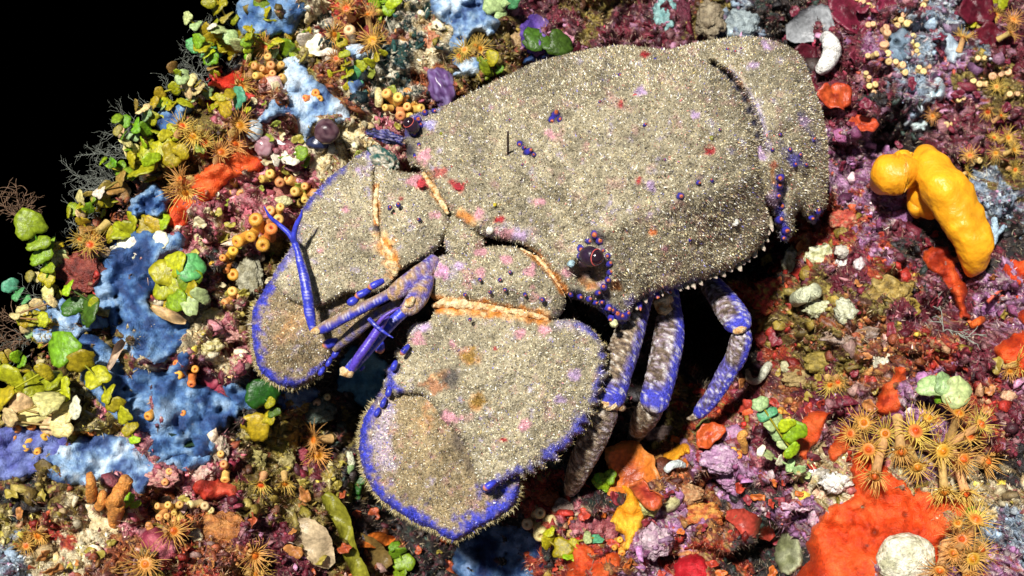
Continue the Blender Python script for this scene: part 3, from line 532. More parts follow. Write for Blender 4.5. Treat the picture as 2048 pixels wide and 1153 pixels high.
def lob_col(x, y, d, blue=(), orange=(), pinkamt=.35, seed=0, dark=(), lilac=(), tint=(1, 1, 1), spots=()):
    n = fbm(x, y, 40, 4, 200 + seed); c = (SAND * np.array(tint))[None] * (1 + .30 * n + .22 * fbm(x, y, 130, 2, 205) + .40 * fbm(x, y, 9, 3, 210 + seed))[:, None]
    p = np.clip((fbm(x, y, 26, 4, 220 + seed, .65) - .30) * 5, 0, 1) * pinkamt
    c = c * (1 - p)[:, None] + np.array([.52, .22, .25]) * p[:, None]
    p = np.clip((fbm(x, y, 20, 4, 230 + seed, .65) - .42) * 6, 0, 1) * .6
    c = c * (1 - p)[:, None] + np.array([.40, .34, .55]) * p[:, None]
    m_b = np.zeros(len(x))
    for pl, wd, am in lilac:
        k = np.clip(1.3 - segdist(x, y, pl) / wd + fbm(x, y, 12, 3, 44 + seed) * .8, 0, 1) * am; c = c * (1 - k)[:, None] + np.array([.50, .42, .62]) * k[:, None]
    for pl, wd, am in blue:
        k = np.clip((1.25 - segdist(x, y, pl) / wd + fbm(x, y, 14, 4, 40 + seed, .7) * 1.5) * .95, 0, 1) * am
        c = c * (1 - k)[:, None] + BLUE * (1 + .5 * fbm(x, y, 7, 2, 47))[:, None] * k[:, None]; m_b = np.maximum(m_b, k)
    for pl, wd, am in orange:
        k = np.clip((1.2 - segdist(x, y, pl) / wd + fbm(x, y, 12, 3, 60 + seed) * .8) * 1.4, 0, 1) * am
        oc = ORAN * (1 + .6 * fbm(x, y, 9, 3, 63))[:, None] + np.array([.22, .36, .26]) * np.clip(fbm(x, y, 11, 2, 65) * 2, 0, 1)[:, None]
        c = c * (1 - k)[:, None] + oc * k[:, None]; m_b = np.maximum(m_b, k * 1.45)
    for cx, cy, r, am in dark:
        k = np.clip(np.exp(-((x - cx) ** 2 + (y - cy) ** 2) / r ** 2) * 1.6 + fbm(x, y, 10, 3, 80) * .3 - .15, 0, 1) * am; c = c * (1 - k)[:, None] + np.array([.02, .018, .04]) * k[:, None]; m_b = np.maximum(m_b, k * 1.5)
    for cx, cy, r, sc in spots:
        k = np.clip((1.15 - np.hypot(x - cx, (y - cy) * 1.15) / r + fbm(x, y, 11, 3, 91) * 1.1) * 2.2, 0, 1)
        c = c * (1 - k)[:, None] + np.array(sc) * (1 + .5 * fbm(x, y, 6, 2, 93))[:, None] * k[:, None]; m_b = np.maximum(m_b, k * .95)
    return c, m_b
FZ = []
def shell(outline, hf, thick, rnd, step, colkw, teeth=None, wob=1.5, seed=0, drop=5.0, inset=.02, relief=1.0, extra=None, fz=1.0):
    v, f, b, d = region(outline, step, wob, seed, teeth=teeth); x, y = v[:, 0], v[:, 1]
    w = hf(x, y) - drop * (1 - np.sqrt(np.clip(1 - (1 - np.clip(d / rnd, 0, 1)) ** 2, 0, 1)))
    w = w + relief * (fbm(x, y, 60, 3, 300 + seed) * 1.6 + fbm(x, y, 14, 3, 310 + seed) * .7 + fbm(x, y, 6, 2, 320 + seed) * .35)
    if extra is not None: w = w + extra(x, y)
    c, mb = lob_col(x, y, d, seed=seed, **colkw)
    V, F = thicken(v, w, f, b, thick, inset); p = P(V[:, 0], V[:, 1], V[:, 2])
    T = p[F[0][:len(f)]]; FZ.append((T, c[f].mean(1), (1 - .62 * mb[f].mean(1)) * fz * (.3 + .7 * np.clip(d[f].mean(1) / 11, 0, 1)), mb[f].mean(1)))
    return p, F, np.vstack([c, c * .5]), (v, w, b)
def fuzz_for(parent, dens, ln=.00052, wdt=.00033, name='sediment_fuzz'):
    """tiny sediment filaments on the plates gathered in FZ"""
    V = []; C = []
    for T, c, keepw, mb in FZ:
        A = np.linalg.norm(np.cross(T[:, 1] - T[:, 0], T[:, 2] - T[:, 0]), axis=1) / 2
        n = int(A.sum() * 1e6 * dens)
        v, _, cc = slivers(T, c, n, ln, wdt, FUZZ, .18 + .62 * np.clip(mb, 0, 1), 1.35, .42, SAND.mean())
        e = np.cross(T[:, 1] - T[:, 0], T[:, 2] - T[:, 0]); del e
        # thin the fur where the bare blue or orange cuticle shows
        cen = T.mean(1); V.append((v.reshape(-1, 3, 3), cc.reshape(-1, 3, 3), T, keepw))
    vs = []; cs = []
    for v, cc, T, kw in V:
        base = v[:, 0]; cell = {}
        # nearest triangle by hashing its centre on a 1 mm grid
        key = np.round(T.mean(1) * 800).astype(int); d = {}
        for i, k in enumerate(map(tuple, key)): d.setdefault(k, kw[i])
        kk = np.round(base * 800).astype(int); pr = np.array([d.get(tuple(k), .8) for k in kk])
        m = RNG.random(len(v)) < pr; vs.append(v[m].reshape(-1, 3)); cs.append(cc[m].reshape(-1, 3))
    v = np.vstack(vs); c = np.vstack(cs); FZ.clear()
    o = world_obj(name, v, np.arange(len(v)).reshape(-1, 3), M_FZ, c, parent, smooth=False); o['kind'] = 'stuff'; return o

def orbit(x, y):
    r = -7 * np.exp(-(((x - 1175) / 34) ** 2 + ((y - 545) / 26) ** 2) ** 1.5) + 2.5 * np.exp(-((np.hypot((x - 1180) / 1.2, y - 545) - 38) / 12) ** 2)
    r = r - 4 * np.exp(-(((x - 835) / 22) ** 2 + ((y - 268) / 22) ** 2))
    ridge = segdist(x, y, [(935, 455), (1000, 390), (1050, 300), (1110, 236), (1230, 180), (1400, 135)]); r = r + 3.2 * np.exp(-(ridge / 30) ** 2)
    r2 = segdist(x, y, [(1190, 470), (1270, 430), (1400, 400), (1500, 350)]); r = r + 1.6 * np.exp(-(r2 / 26) ** 2)
    r = r - 2.2 * np.exp(-(segdist(x, y, [(900, 300), (1010, 345), (1130, 420), (1170, 480)]) / 26) ** 2)
    return r
side = lambda x, y: ((y > 470 - (x - 1530) * .2) & (x > 1240)).astype(float)
sideband = [(1240, 640), (1290, 592), (1350, 576), (1400, 558)]
p1_, F1_, c1_, car = shell(CAR, hCAR, 16, 20, 4.6, dict(spots=[(1100, 266, 11, (.60, .29, .33)), (1080, 403, 12, (.60, .29, .33)), (985, 218, 9, (.60, .29, .33)), (918, 376, 15, (.42, .03, .035)), (1306, 468, 9, (.75, .18, .03)), (1278, 362, 8, (.42, .03, .035)), (850, 312, 16, (.60, .29, .33)), (1010, 466, 16, (.60, .29, .33)), (1045, 474, 14, (.48, .34, .52)), (880, 345, 12, (.4, .1, .08)), (1280, 180, 12, (.48, .34, .52)), (1390, 230, 8, (.48, .34, .52)), (1240, 210, 8, (.42, .03, .035)), (1300, 375, 12, (.48, .34, .52)), (960, 425, 14, (.60, .29, .33)), (1000, 440, 9, (.42, .03, .035)), (1420, 300, 9, (.42, .03, .035)), (1235, 575, 12, (.5, .2, .05)), (1205, 565, 10, (.48, .34, .52)), (1260, 600, 12, (.3, .26, .5)), (1130, 545, 12, (.60, .29, .33)), (1330, 500, 7, (.60, .29, .33)), (840, 245, 16, (.10, .09, .45)), (862, 250, 14, (.36, .32, .55)), (1165, 520, 12, (.48, .34, .52)), (1290, 110, 8, (.42, .03, .035))], 
    blue=[([(1215, 632), (1245, 640)], 20, .9), (sideband, 7, .6), ([(815, 240), (812, 270)], 14, .8), ([(838, 225), (880, 216)], 10, .5)],
    orange=[([(855, 350), (866, 385), (890, 415)], 7, 1), ([(918, 425), (945, 445)], 9, .9), ([(1045, 498), (1085, 525), (1125, 580)], 11, 1), ([(1165, 560), (1190, 575)], 12, .8), ([(1300, 470), (1310, 466)], 5, .8)],
    dark=[(1205, 590, 18, .9), (1150, 592, 15, .9), (1176, 540, 24, .85), (818, 300, 14, .9), (826, 262, 15, .9), (1114, 236, 12, .8), (1044, 290, 8, .8), (1060, 306, 10, .8), (1196, 478, 17, .85), (1216, 530, 12, .8), (1360, 393, 9, .8), (1235, 630, 14, .6), (1396, 366, 6, .7)],
    lilac=[([(960, 480), (1010, 460), (1060, 470)], 14, .4)]), teeth=(7, 24, side), seed=1, drop=7, extra=orbit)
def abdx(x, y):
    e = segdist(x, y, [(1560, 110), (1600, 210), (1612, 330), (1605, 420)]); r = 1.5 * np.exp(-(e / 18) ** 2)
    gap = segdist(x, y, [(1425, 132), (1456, 154), (1486, 196), (1508, 250), (1520, 300)]); r = r - 11 * np.exp(-(gap / 11) ** 2)
    r = r - 3.5 * np.exp(-(segdist(x, y, [(1570, 370), (1560, 420), (1555, 460)]) / 10) ** 2)
    return r
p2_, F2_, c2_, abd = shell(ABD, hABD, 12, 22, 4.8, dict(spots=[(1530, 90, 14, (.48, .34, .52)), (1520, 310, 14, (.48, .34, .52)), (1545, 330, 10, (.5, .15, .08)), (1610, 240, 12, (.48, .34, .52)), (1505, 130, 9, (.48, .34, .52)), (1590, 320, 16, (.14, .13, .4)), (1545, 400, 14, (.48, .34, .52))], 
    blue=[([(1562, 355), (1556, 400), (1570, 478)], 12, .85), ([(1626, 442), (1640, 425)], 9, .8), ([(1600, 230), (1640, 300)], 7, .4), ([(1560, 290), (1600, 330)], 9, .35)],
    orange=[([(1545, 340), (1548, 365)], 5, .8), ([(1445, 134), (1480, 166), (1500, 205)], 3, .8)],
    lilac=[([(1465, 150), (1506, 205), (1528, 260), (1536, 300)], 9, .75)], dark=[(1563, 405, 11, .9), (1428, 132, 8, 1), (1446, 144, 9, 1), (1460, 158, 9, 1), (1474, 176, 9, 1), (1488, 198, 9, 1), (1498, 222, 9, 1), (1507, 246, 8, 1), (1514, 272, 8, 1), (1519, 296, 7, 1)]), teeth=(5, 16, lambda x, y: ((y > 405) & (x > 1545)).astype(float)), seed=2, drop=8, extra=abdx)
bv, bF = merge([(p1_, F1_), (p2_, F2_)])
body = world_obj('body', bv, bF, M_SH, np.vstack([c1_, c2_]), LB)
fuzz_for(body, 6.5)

ANTS = []
def antenna(label_side, segs):
    root = None
    for i, (nm, ol, hf, thick, rnd, kw, teeth, sd) in enumerate(segs):
        p, F, c, info = shell(ol, hf, thick, rnd, 4.2, kw, teeth, seed=sd, drop=3.5)
        o = world_obj(nm, p, F, M_SH, c, LB); fuzz_for(o, 6.5); ANTS.append((o, info))
# lobster's right antenna (towards the dark water)
LA = [(752, 332), (776, 338), (812, 345), (846, 352), (866, 385), (890, 418), (900, 448), (886, 480), (868, 506), (836, 524), (800, 542), (778, 546), (768, 515), (757, 470), (752, 420), (748, 370)]
LBp = [(742, 302), (716, 312), (690, 332), (662, 352), (630, 388), (608, 416), (598, 450), (585, 490), (566, 522), (548, 552), (556, 580), (590, 606), (630, 614), (668, 602), (698, 586), (740, 588), (776, 574), (796, 548), (780, 520), (766, 480), (756, 440), (750, 400), (748, 350)]
LC = [(548, 556), (524, 586), (506, 622), (504, 660), (510, 705), (522, 742), (548, 764), (580, 774), (612, 766), (640, 742), (662, 712), (694, 680), (730, 640), (760, 604), (720, 585), (640, 590), (590, 575)]
hLA = RBF([(752, 332, 25), (850, 355, 31), (898, 440, 38), (868, 506, 38), (778, 546, 36), (750, 420, 31), (815, 440, 39), (800, 380, 35), (820, 500, 39)], 1e-3)
hLB = RBF([(742, 302, 21), (662, 352, 20), (608, 416, 19), (548, 552, 23), (630, 614, 30), (698, 588, 35), (790, 550, 36), (752, 440, 33), (670, 470, 31), (690, 390, 28), (620, 540, 29)], 1e-3)
hLC = RBF([(548, 556, 15), (504, 650, 16), (522, 742, 16), (580, 774, 17), (640, 742, 19), (694, 680, 24), (740, 625, 29), (590, 680, 23), (640, 610, 24)], 1e-3)
antenna('r', [('antenna_flap', LC, hLC, 3.2, 9, dict(blue=[([(548, 556), (520, 592), (505, 640), (510, 705), (524, 744), (552, 766), (590, 772)], 17, 1), ([(600, 768), (660, 715), (700, 672)], 6, .9)], orange=[([(570, 670), (600, 640)], 20, .28)], dark=[], pinkamt=.2, tint=(.8, .68, .55)), (3, 9, lambda x, y: (y > 690) * 1.0), 12),
   ('antenna_plate', LBp, hLB, 4.5, 9, dict(blue=[([(740, 304), (716, 312)], 8, .7), ([(690, 332), (640, 378), (610, 415)], 8, .9), ([(600, 450), (585, 490), (552, 552)], 11, .75)], orange=[([(750, 372), (753, 452)], 6, 1), ([(764, 474), (782, 515), (792, 545)], 17, 1)], lilac=[([(736, 310), (744, 330)], 12, .7), ([(590, 480), (570, 520)], 12, .6)], dark=[(754, 456, 9, .9)], spots=[(690, 420, 8, (.60, .29, .33)), (640, 500, 8, (.60, .29, .33)), (730, 340, 12, (.48, .34, .52))]), (3, 12, lambda x, y: (x < 720) * (y < 560) * .8), 11),
   ('antenna_plate', LA, hLA, 6, 12, dict(blue=[([(868, 508), (836, 524)], 4, .6)], orange=[([(752, 372), (756, 450)], 7, .9), ([(768, 485), (784, 540)], 18, 1), ([(866, 385), (893, 420)], 6, .9)], spots=[(841, 368, 14, (.55, .05, .06)), (826, 362, 12, (.60, .29, .33)), (870, 432, 8, (.60, .29, .33)), (800, 400, 6, (.3, .05, .05))]), None, 13)])
# lobster's left antenna
RA = [(856, 562), (866, 528), (884, 512), (925, 508), (962, 496), (1000, 492), (1040, 498), (1072, 516), (1098, 548), (1122, 580), (1132, 602), (1124, 628), (1104, 640), (1070, 628), (1020, 616), (960, 608), (900, 604), (864, 598)]
RB = [(816, 664), (830, 648), (858, 642), (874, 618), (910, 612), (960, 618), (1020, 626), (1080, 640), (1120, 640), (1150, 640), (1178, 654), (1198, 676), (1206, 700), (1202, 740), (1196, 776), (1184, 816), (1164, 842), (1148, 868), (1126, 892), (1096, 916), (1072, 930), (1040, 946), (1004, 966), (968, 986), (948, 940), (930, 890), (908, 862), (884, 840), (868, 812), (840, 790), (800, 786), (776, 768), (782, 738), (800, 720), (792, 706), (812, 690)]
RCc = [(770, 772), (752, 800), (734, 826), (722, 868), (722, 912), (734, 954), (756, 990), (796, 1022), (840, 1048), (872, 1060), (896, 1076), (910, 1080), (930, 1070), (962, 1050), (1000, 1030), (1026, 1008), (1036, 980), (1036, 956), (1024, 938), (990, 910), (960, 870), (900, 810), (840, 770)]
hRA = RBF([(856, 562, 42), (884, 512, 42), (962, 496, 44), (1040, 500, 47), (1098, 548, 49), (1130, 610, 49), (1070, 628, 50), (960, 608, 48), (870, 598, 44), (980, 550, 53), (1050, 570, 54), (910, 560, 49)], 1e-3)
hRB = RBF([(816, 664, 43), (874, 618, 45), (1000, 624, 50), (1100, 640, 51), (1178, 654, 48), (1206, 710, 48), (1184, 816, 51), (1126, 892, 53), (1040, 946, 54), (968, 986, 54), (930, 890, 52), (868, 812, 49), (776, 768, 43), (792, 706, 42), (1000, 760, 59), (1080, 720, 58), (900, 720, 53), (1060, 860, 58)], 1e-3)
hRC = RBF([(770, 772, 38), (722, 880, 38), (756, 990, 42), (840, 1048, 46), (910, 1080, 48), (1000, 1030, 48), (1036, 970, 47), (960, 900, 45), (860, 900, 47), (860, 980, 48), (840, 800, 42)], 1e-3)
rteeth = lambda x, y: ((x > 1040) & (y > 690)) * 1.0 + ((x < 800) & (y > 690)) * .6
antenna('l', [('antenna_flap', RCc, hRC, 3.4, 9, dict(blue=[([(752, 800), (732, 830), (722, 890), (734, 954), (758, 992), (798, 1024), (845, 1050), (905, 1078)], 21, 1), ([(905, 1078), (962, 1050), (1026, 1008), (1036, 960)], 30, 1), ([(960, 985), (1000, 960)], 16, .9)], orange=[([(845, 850), (870, 800)], 16, .35)], lilac=[([(775, 830), (760, 880), (775, 930)], 20, .6)], dark=[(925, 880, 24, .55), (950, 930, 22, .55)], pinkamt=.3, tint=(.9, .78, .62)), (3, 9, lambda x, y: (y > 830) * 1.0), 22),
   ('antenna_plate', RB, hRB, 5, 10, dict(blue=[([(1160, 648), (1198, 676), (1206, 710)], 8, .8), ([(1203, 740), (1190, 800)], 10, .8), ([(1168, 840), (1150, 866), (1128, 890), (1098, 914)], 17, .9), ([(1060, 934), (1000, 966), (970, 984)], 13, .8), ([(782, 738), (778, 768), (800, 782)], 11, .9)], orange=[([(880, 616), (1000, 624), (1090, 640)], 13, 1), ([(860, 760), (890, 745)], 10, .5), ([(935, 712), (945, 720)], 14, .7), ([(950, 800), (955, 812)], 13, .7)], lilac=[([(825, 655), (850, 648)], 12, .6), ([(1120, 645), (1165, 655)], 14, .5)], dark=[(900, 758, 20, .7), (885, 830, 12, .5)], spots=[(900, 838, 20, (.60, .29, .33)), (836, 674, 18, (.60, .29, .33)), (850, 655, 14, (.48, .34, .52)), (940, 711, 17, (.30, .17, .03)), (954, 803, 17, (.30, .17, .03)), (1050, 850, 13, (.60, .29, .33)), (1040, 668, 10, (.60, .29, .33)), (1085, 660, 12, (.60, .29, .33)), (905, 690, 9, (.60, .29, .33)), (870, 770, 20, (.42, .2, .1)), (1010, 880, 8, (.42, .03, .035)), (1150, 750, 12, (.48, .34, .52)), (990, 700, 6, (.42, .03, .035)), (1120, 800, 10, (.48, .34, .52))]), (19, 27, rteeth), 21),
   ('antenna_plate', RA, hRA, 6, 12, dict(blue=[([(864, 540), (858, 560)], 6, .7)], orange=[([(868, 600), (960, 610), (1090, 630)], 11, 1), ([(1045, 500), (1090, 535), (1125, 585)], 6, .9)], lilac=[([(870, 530), (900, 545)], 14, .5)], dark=[(1115, 628, 10, .6)], pinkamt=.6, spots=[(960, 545, 9, (.60, .29, .33)), (884, 545, 14, (.6, .3, .46)), (960, 502, 11, (.60, .29, .33)), (1060, 540, 14, (.60, .29, .33)), (1010, 520, 10, (.60, .29, .33)), (920, 530, 10, (.48, .34, .52))]), None, 23)])
# fine golden hair along the rims of the flaps
def rim_hair(o, info, sel, n, ln=.0011):
    v, w, b = info; L = v[b]; m = sel(L[:, 0], L[:, 1]); k = RNG.choice(np.where(m)[0], n); k2 = (k + 1) % len(L); t = RNG.random(n)[:, None]
    q = L[k] * (1 - t) + L[k2] * t; ww = w[b][k] - RNG.uniform(0, 2.5, n); tg = L[k2] - L[k]; nr = np.stack([tg[:, 1], -tg[:, 0]], 1) / (np.linalg.norm(tg, axis=1)[:, None] + 1e-6)
    c = L.mean(0); nr *= np.sign((nr * (q - c)).sum(1))[:, None]; nr = nr + RNG.normal(0, .45, nr.shape); le = RNG.uniform(.5, 1.2, n) * ln / MM(40)
    a = P(q[:, 0] - nr[:, 0] * 2, q[:, 1] - nr[:, 1] * 2, ww); e = P(q[:, 0] + nr[:, 0] * le, q[:, 1] + nr[:, 1] * le, ww + RNG.uniform(-1, 1.5, n))
    sd = np.cross(e - a, FW); sd = sd / (np.linalg.norm(sd, axis=1)[:, None] + 1e-12) * .00016
    V = np.stack([a - sd, a + sd, e], 1).reshape(-1, 3); C = np.repeat(pick([(.45, .36, .14), (.3, .22, .08), (.6, .52, .3), (.2, .15, .06)], n), 3, 0)
    h = world_obj('rim_hair', V, np.arange(3 * n).reshape(-1, 3), M_FZ, C, LB, smooth=False); h['kind'] = 'stuff'
rim_hair(*ANTS[0], lambda x, y: (y > 600) & (x < 700), 1500); rim_hair(*ANTS[3], lambda x, y: (y > 800), 2600)
rim_hair(*ANTS[1], lambda x, y: (x < 745), 500, .0006); rim_hair(*ANTS[4], lambda x, y: (x > 1000) & (y > 660), 600, .0006)

# joints, antennules, eyes, legs, spines
def limb(name, ctrl, colf, sides=14, flat=1.0, m=None, fz=0, rough=.05, parent=None, ns=2.2):
    v, F, c = pxtube(ctrl, 3, sides, flat); n = len(c) * sides
    cen = np.repeat(P(c[:, 0], c[:, 1], c[:, 2]), sides, 0); q = (v[:n] - ORG) * 1000
    nn = np.array([mnoise.fractal(Vector(a / ns), 1.0, 2.0, 3) for a in q]); v[:n] = cen + (v[:n] - cen) * (1 + rough * nn)[:, None]
    t = np.concatenate([np.repeat(np.linspace(0, 1, len(c)), sides), [0, 1]]); a = np.concatenate([np.tile(np.arange(sides) / sides, len(c)), [0, 0]])
    nn = np.concatenate([nn, [0, 0]]); C = colf(t, a, nn)
    o = world_obj(name, v, F, m or M_BL, C, parent or LB)
    if fz:
        T = v[np.vstack([F[0][:, [0, 1, 2]], F[0][:, [0, 2, 3]]])]; tc = C[np.vstack([F[0][:, [0, 1, 2]], F[0][:, [0, 2, 3]]])].mean(1)
        bl = tc[:, 2] > tc[:, 0] * 1.8; FZ.append((T, tc, np.where(bl, .12, 1.0) * fz, bl * 1.0)); fuzz_for(o, 5, .0005, .0003)
    return o
mixc = lambda a, b, k: np.array(a) * (1 - k)[:, None] + np.array(b) * k[:, None]
def dots(c, a, t, nn, amt=.5, f1=26, f2=5):
    k = ((np.sin(t * f1 * 6.28 + np.round(a * f2) * 2) > .72) & (np.sin(a * f2 * 6.28) > .3)) * amt; return c * (1 - k)[:, None] + np.array([.75, .72, .8]) * k[:, None]
def blue(t, a, nn): return dots(BLUE * (1 + .35 * nn)[:, None] * 1.0, a, t, nn, .35)
def bluebrown(t, a, nn):
    k = np.clip(np.sin(a * 6.28 + 1.2) * 1.3 + nn * .7, 0, 1); return dots(mixc(BLUE, (.30, .20, .12), k), a, t, nn, .4)
def peduncle(t, a, nn):
    k = np.clip(.55 + nn * 1.2, 0, 1); c = mixc((.10, .08, .38), (.45, .28, .12), k); return dots(c, a, t, nn, .5, 14, 6)
# antennule on the dark-water side
A1 = limb('antennule', [(872, 520, 40, 15), (845, 545, 43, 19), (810, 572, 45, 20), (780, 592, 44, 14)], peduncle, 16, .8, m=M_SH)
SG = lambda par, ctrl, f, n=14, **k: limb('antennule_segment', ctrl, f, n, parent=par, **k)
SG(A1, [(792, 582, 44, 11), (745, 606, 42, 11), (690, 634, 40, 12), (650, 655, 38, 12), (634, 662, 37, 8)], bluebrown)
SG(A1, [(627, 663, 37, 7), (620, 630, 37, 11), (614, 585, 37, 11), (606, 545, 36, 10), (600, 525, 35, 8.5), (596, 505, 35, 6.5), (590, 488, 34, 7.5)], blue)
SG(A1, [(591, 490, 34, 6), (578, 468, 34, 5.5), (556, 448, 34, 4.5), (540, 434, 35, 3.5), (528, 413, 36, 1)], blue, 10)
SG(A1, [(590, 490, 34, 6), (588, 470, 35, 6), (594, 448, 36, 5), (602, 432, 37, 3.5), (604, 420, 38, 1.2)], blue, 10)
SG(A1, [(800, 604, 38, 9), (740, 640, 34, 12), (700, 672, 31, 12), (668, 700, 28, 6)], lambda t, a, n: mixc((.10, .09, .3), (.28, .2, .1), np.clip(.6 + n, 0, 1)), 12, m=M_SH)
# antennule on the other side, folded back on itself
A2 = limb('antennule', [(858, 552, 44, 12), (842, 585, 47, 20), (822, 612, 50, 19), (806, 622, 51, 12)], peduncle, 16, .8, m=M_SH)
SG(A2, [(815, 616, 50, 12), (775, 655, 50, 12), (735, 700, 50, 12), (706, 732, 50, 12), (694, 742, 50, 9)], blue)
SG(A2, [(704, 738, 54, 7), (716, 716, 55, 9), (742, 680, 55, 9), (762, 650, 55, 8), (776, 632, 54, 5)], lambda t, a, n: (np.array([.09, .05, .42]) * (1 + .3 * n)[:, None]), 12)
SG(A2, [(738, 638, 57, 4.5), (752, 652, 58, 4.5), (770, 666, 58, 3), (786, 676, 58, 1)], blue, 8)
SG(A2, [(750, 655, 57, 4), (768, 634, 58, 4), (790, 620, 58, 2.5), (804, 614, 57, 1)], lambda t, a, n: (np.array([.12, .06, .4]) * (1 + .2 * n)[:, None]), 8)
def joint(ctrl, r=1.0): limb('joint_membrane', [(x, y, w + .3, q) for x, y, w, q in ctrl], lambda t, a, n: mixc((.55, .24, .04), (.82, .66, .38), np.clip(.6 + n * 1.2, 0, 1)), 12, m=M_SH, rough=.45, ns=1.5, fz=.12)
joint([(640, 660, 38, 6), (630, 662, 38, 8), (624, 664, 37, 5)]); joint([(812, 612, 52, 6), (818, 605, 52, 9), (826, 596, 51, 6)]); joint([(692, 738, 50, 8), (690, 744, 50, 11), (704, 746, 50, 8)])
joint([(757, 368, 29, 3), (752, 400, 31, 5), (752, 430, 32, 5), (756, 452, 33, 3)]); joint([(764, 478, 33, 4), (776, 505, 35, 10), (788, 530, 36, 12), (790, 552, 36, 7)])
joint([(866, 612, 42, 6), (900, 606, 45, 11), (950, 610, 46, 12), (1010, 618, 47, 10), (1060, 628, 48, 9), (1096, 640, 47, 5)]); joint([(846, 346, 27, 3), (866, 376, 32, 6), (885, 408, 36, 6), (896, 428, 37, 3)])
joint([(1040, 500, 43, 4), (1082, 526, 44, 7), (1110, 565, 44, 7), (1128, 596, 44, 4)])
# small blue lobes along the flap edges
for x, y, dx, dy, r, w in [(742, 574, 24, -12, 7, 41), (716, 592, 24, -12, 7, 40), (700, 606, 14, -8, 8, 40), (652, 690, 22, -8, 9, 28), (668, 712, 10, -14, 6, 26), (655, 730, 8, -14, 5, 24), (640, 748, 8, -12, 5, 22), (805, 706, 12, -14, 6, 46), (786, 738, 6, -14, 6, 44), (776, 790, 4, -16, 6, 41), (764, 812, 6, -14, 5, 40), (752, 830, 6, -12, 5, 40), (972, 976, 18, -12, 7, 56), (760, 700, -4, -24, 10, 40), (722, 760 - 20, 6, -6, 3, 50)]:
    o = limb('edge_spine', [(x - dx * .2, y - dy * .2, w, r * .5), (x, y, w + 1, r), (x + dx * .5, y + dy * .5, w + 1, r * 1.05), (x + dx, y + dy, w, r * .8)], lambda t, a, n: np.where((t < .16)[:, None], np.array([.7, .25, .05]), BLUE * (1 + .4 * n)[:, None]), 10)
# eyes
def ellipsoid(c, axes, sub=ICO3): return c + sub[0] @ np.array(axes)
def eye(x, y, w, r, dirv, lab):
    e = root_at('eye', P(x, y, w)); e.parent = LB; e.location = Vector(P(x, y, w)) - Vector(LB['_o']); 
    c = P(x, y, w); R = r * MM(w); d = FRAME @ (np.array(dirv) / np.linalg.norm(dirv))
    a = np.cross(d, FR + .3 * FU); a /= np.linalg.norm(a); b = np.cross(d, a)
    world_obj('eye_stalk', ellipsoid(c - d * R * .9, [d * R * 1.5, a * R * 1.25, b * R * 1.15]), [ICO3[1]], mat('eye_stalk', base=(.025, .012, .03), rough=.3, var=.4, bump=.3), None, e)
    world_obj('eyeball', ellipsoid(c, [d * R * .95, a * R, b * R]), [ICO3[1]], mat('eyeball', base=(.02, .008, .014), rough=.16, var=.1, bump=0, coat=.6), None, e)
    t = np.linspace(0, 2 * math.pi, 33); ring = c + d * R * .12 + (np.cos(t)[:, None] * a + np.sin(t)[:, None] * b) * R * .99
    v, F = tube(ring, np.full(33, R * .055), 6, cap=False); world_obj('eye_ring', v, F, mat('eye_ring', base=(.65, .10, .09), rough=.4, var=.2, bump=0), None, e)
eye(1192, 515, 60, 17, (.75, -.15, .75), 'l'); eye(818, 246, 25, 12, (-.5, .5, .7), 'r')
# tubercles and spines: blue cone with an orange tip
def spine(x, y, r, w=None, lean=(0, 0), hgt=1.5, kind='blue'):
    if w is None: w = float(hCAR(x, y) + orbit(np.array(x), np.array(y)))
    R = r * .95 * MM(w); jit = RNG.uniform(.8, 1.25); v, q = lathe([(1.1, -.7), (1.1, .0), (.92, .55 * hgt / 1.5), (.62, hgt * .72), (.34, hgt * .92), (.08, hgt)], 9)
    v = v * (1 + RNG.normal(0, .08, (len(v), 1))); c = P(x, y, w); W = FRAME @ np.array([lean[0] + RNG.normal(0, .25), lean[1] + RNG.normal(0, .25), 1.]); v = c + (v @ np.stack([FR, FU, W * jit])) * R
    cols = {'blue': [[.02, .015, .05], [.03, .025, .14], [.04, .035, .36], [.035, .03, .25], [.5, .12, .03], [.55, .16, .04]], 'sand': [[.2, .16, .1], [.3, .25, .16], [.4, .34, .24], [.5, .44, .33], [.55, .42, .34], [.6, .45, .38]]}[kind]
    world_obj('spine', v, q, M_BL if kind == 'blue' else M_SH, np.repeat(np.array(cols), 9, 0), LB)
for a in [(1112, 232, 10), (1104, 240, 7), (1120, 240, 6), (1040, 288, 6), (1048, 296, 4), (1056, 304, 7), (1068, 310, 5), (1192, 470, 11), (1200, 482, 9), (1178, 482, 7), (1162, 498, 9), (1160, 512, 7), (1208, 500, 6), (1216, 512, 6), (1218, 528, 6), (1220, 545, 6), (1216, 560, 7), (1208, 575, 7), (1196, 586, 6), (1222, 462, 5), (1360, 393, 8), (1396, 366, 5), (1424, 362, 4),
          (1204, 604, 6), (1216, 616, 8), (1228, 622, 7), (1190, 606, 5), (1238, 632, 9), (1248, 634, 8), (1256, 628, 6), (1222, 636, 7), (1178, 598, 6), (835, 240, 8), (842, 252, 5), (828, 268, 6), (850, 226, 6), (868, 222, 5), (838, 290, 4), (830, 312, 4), (1160, 594, 6), (1142, 590, 5), (905, 335, 4), (960, 350, 3), (1045, 330, 3), (1290, 250, 4), (1330, 320, 3), (1200, 205, 4), (1440, 260, 3), (1240, 150, 4), (1310, 120, 4), (1020, 240, 3), (1380, 480, 4), (1480, 440, 3)]:
    spine(*a)
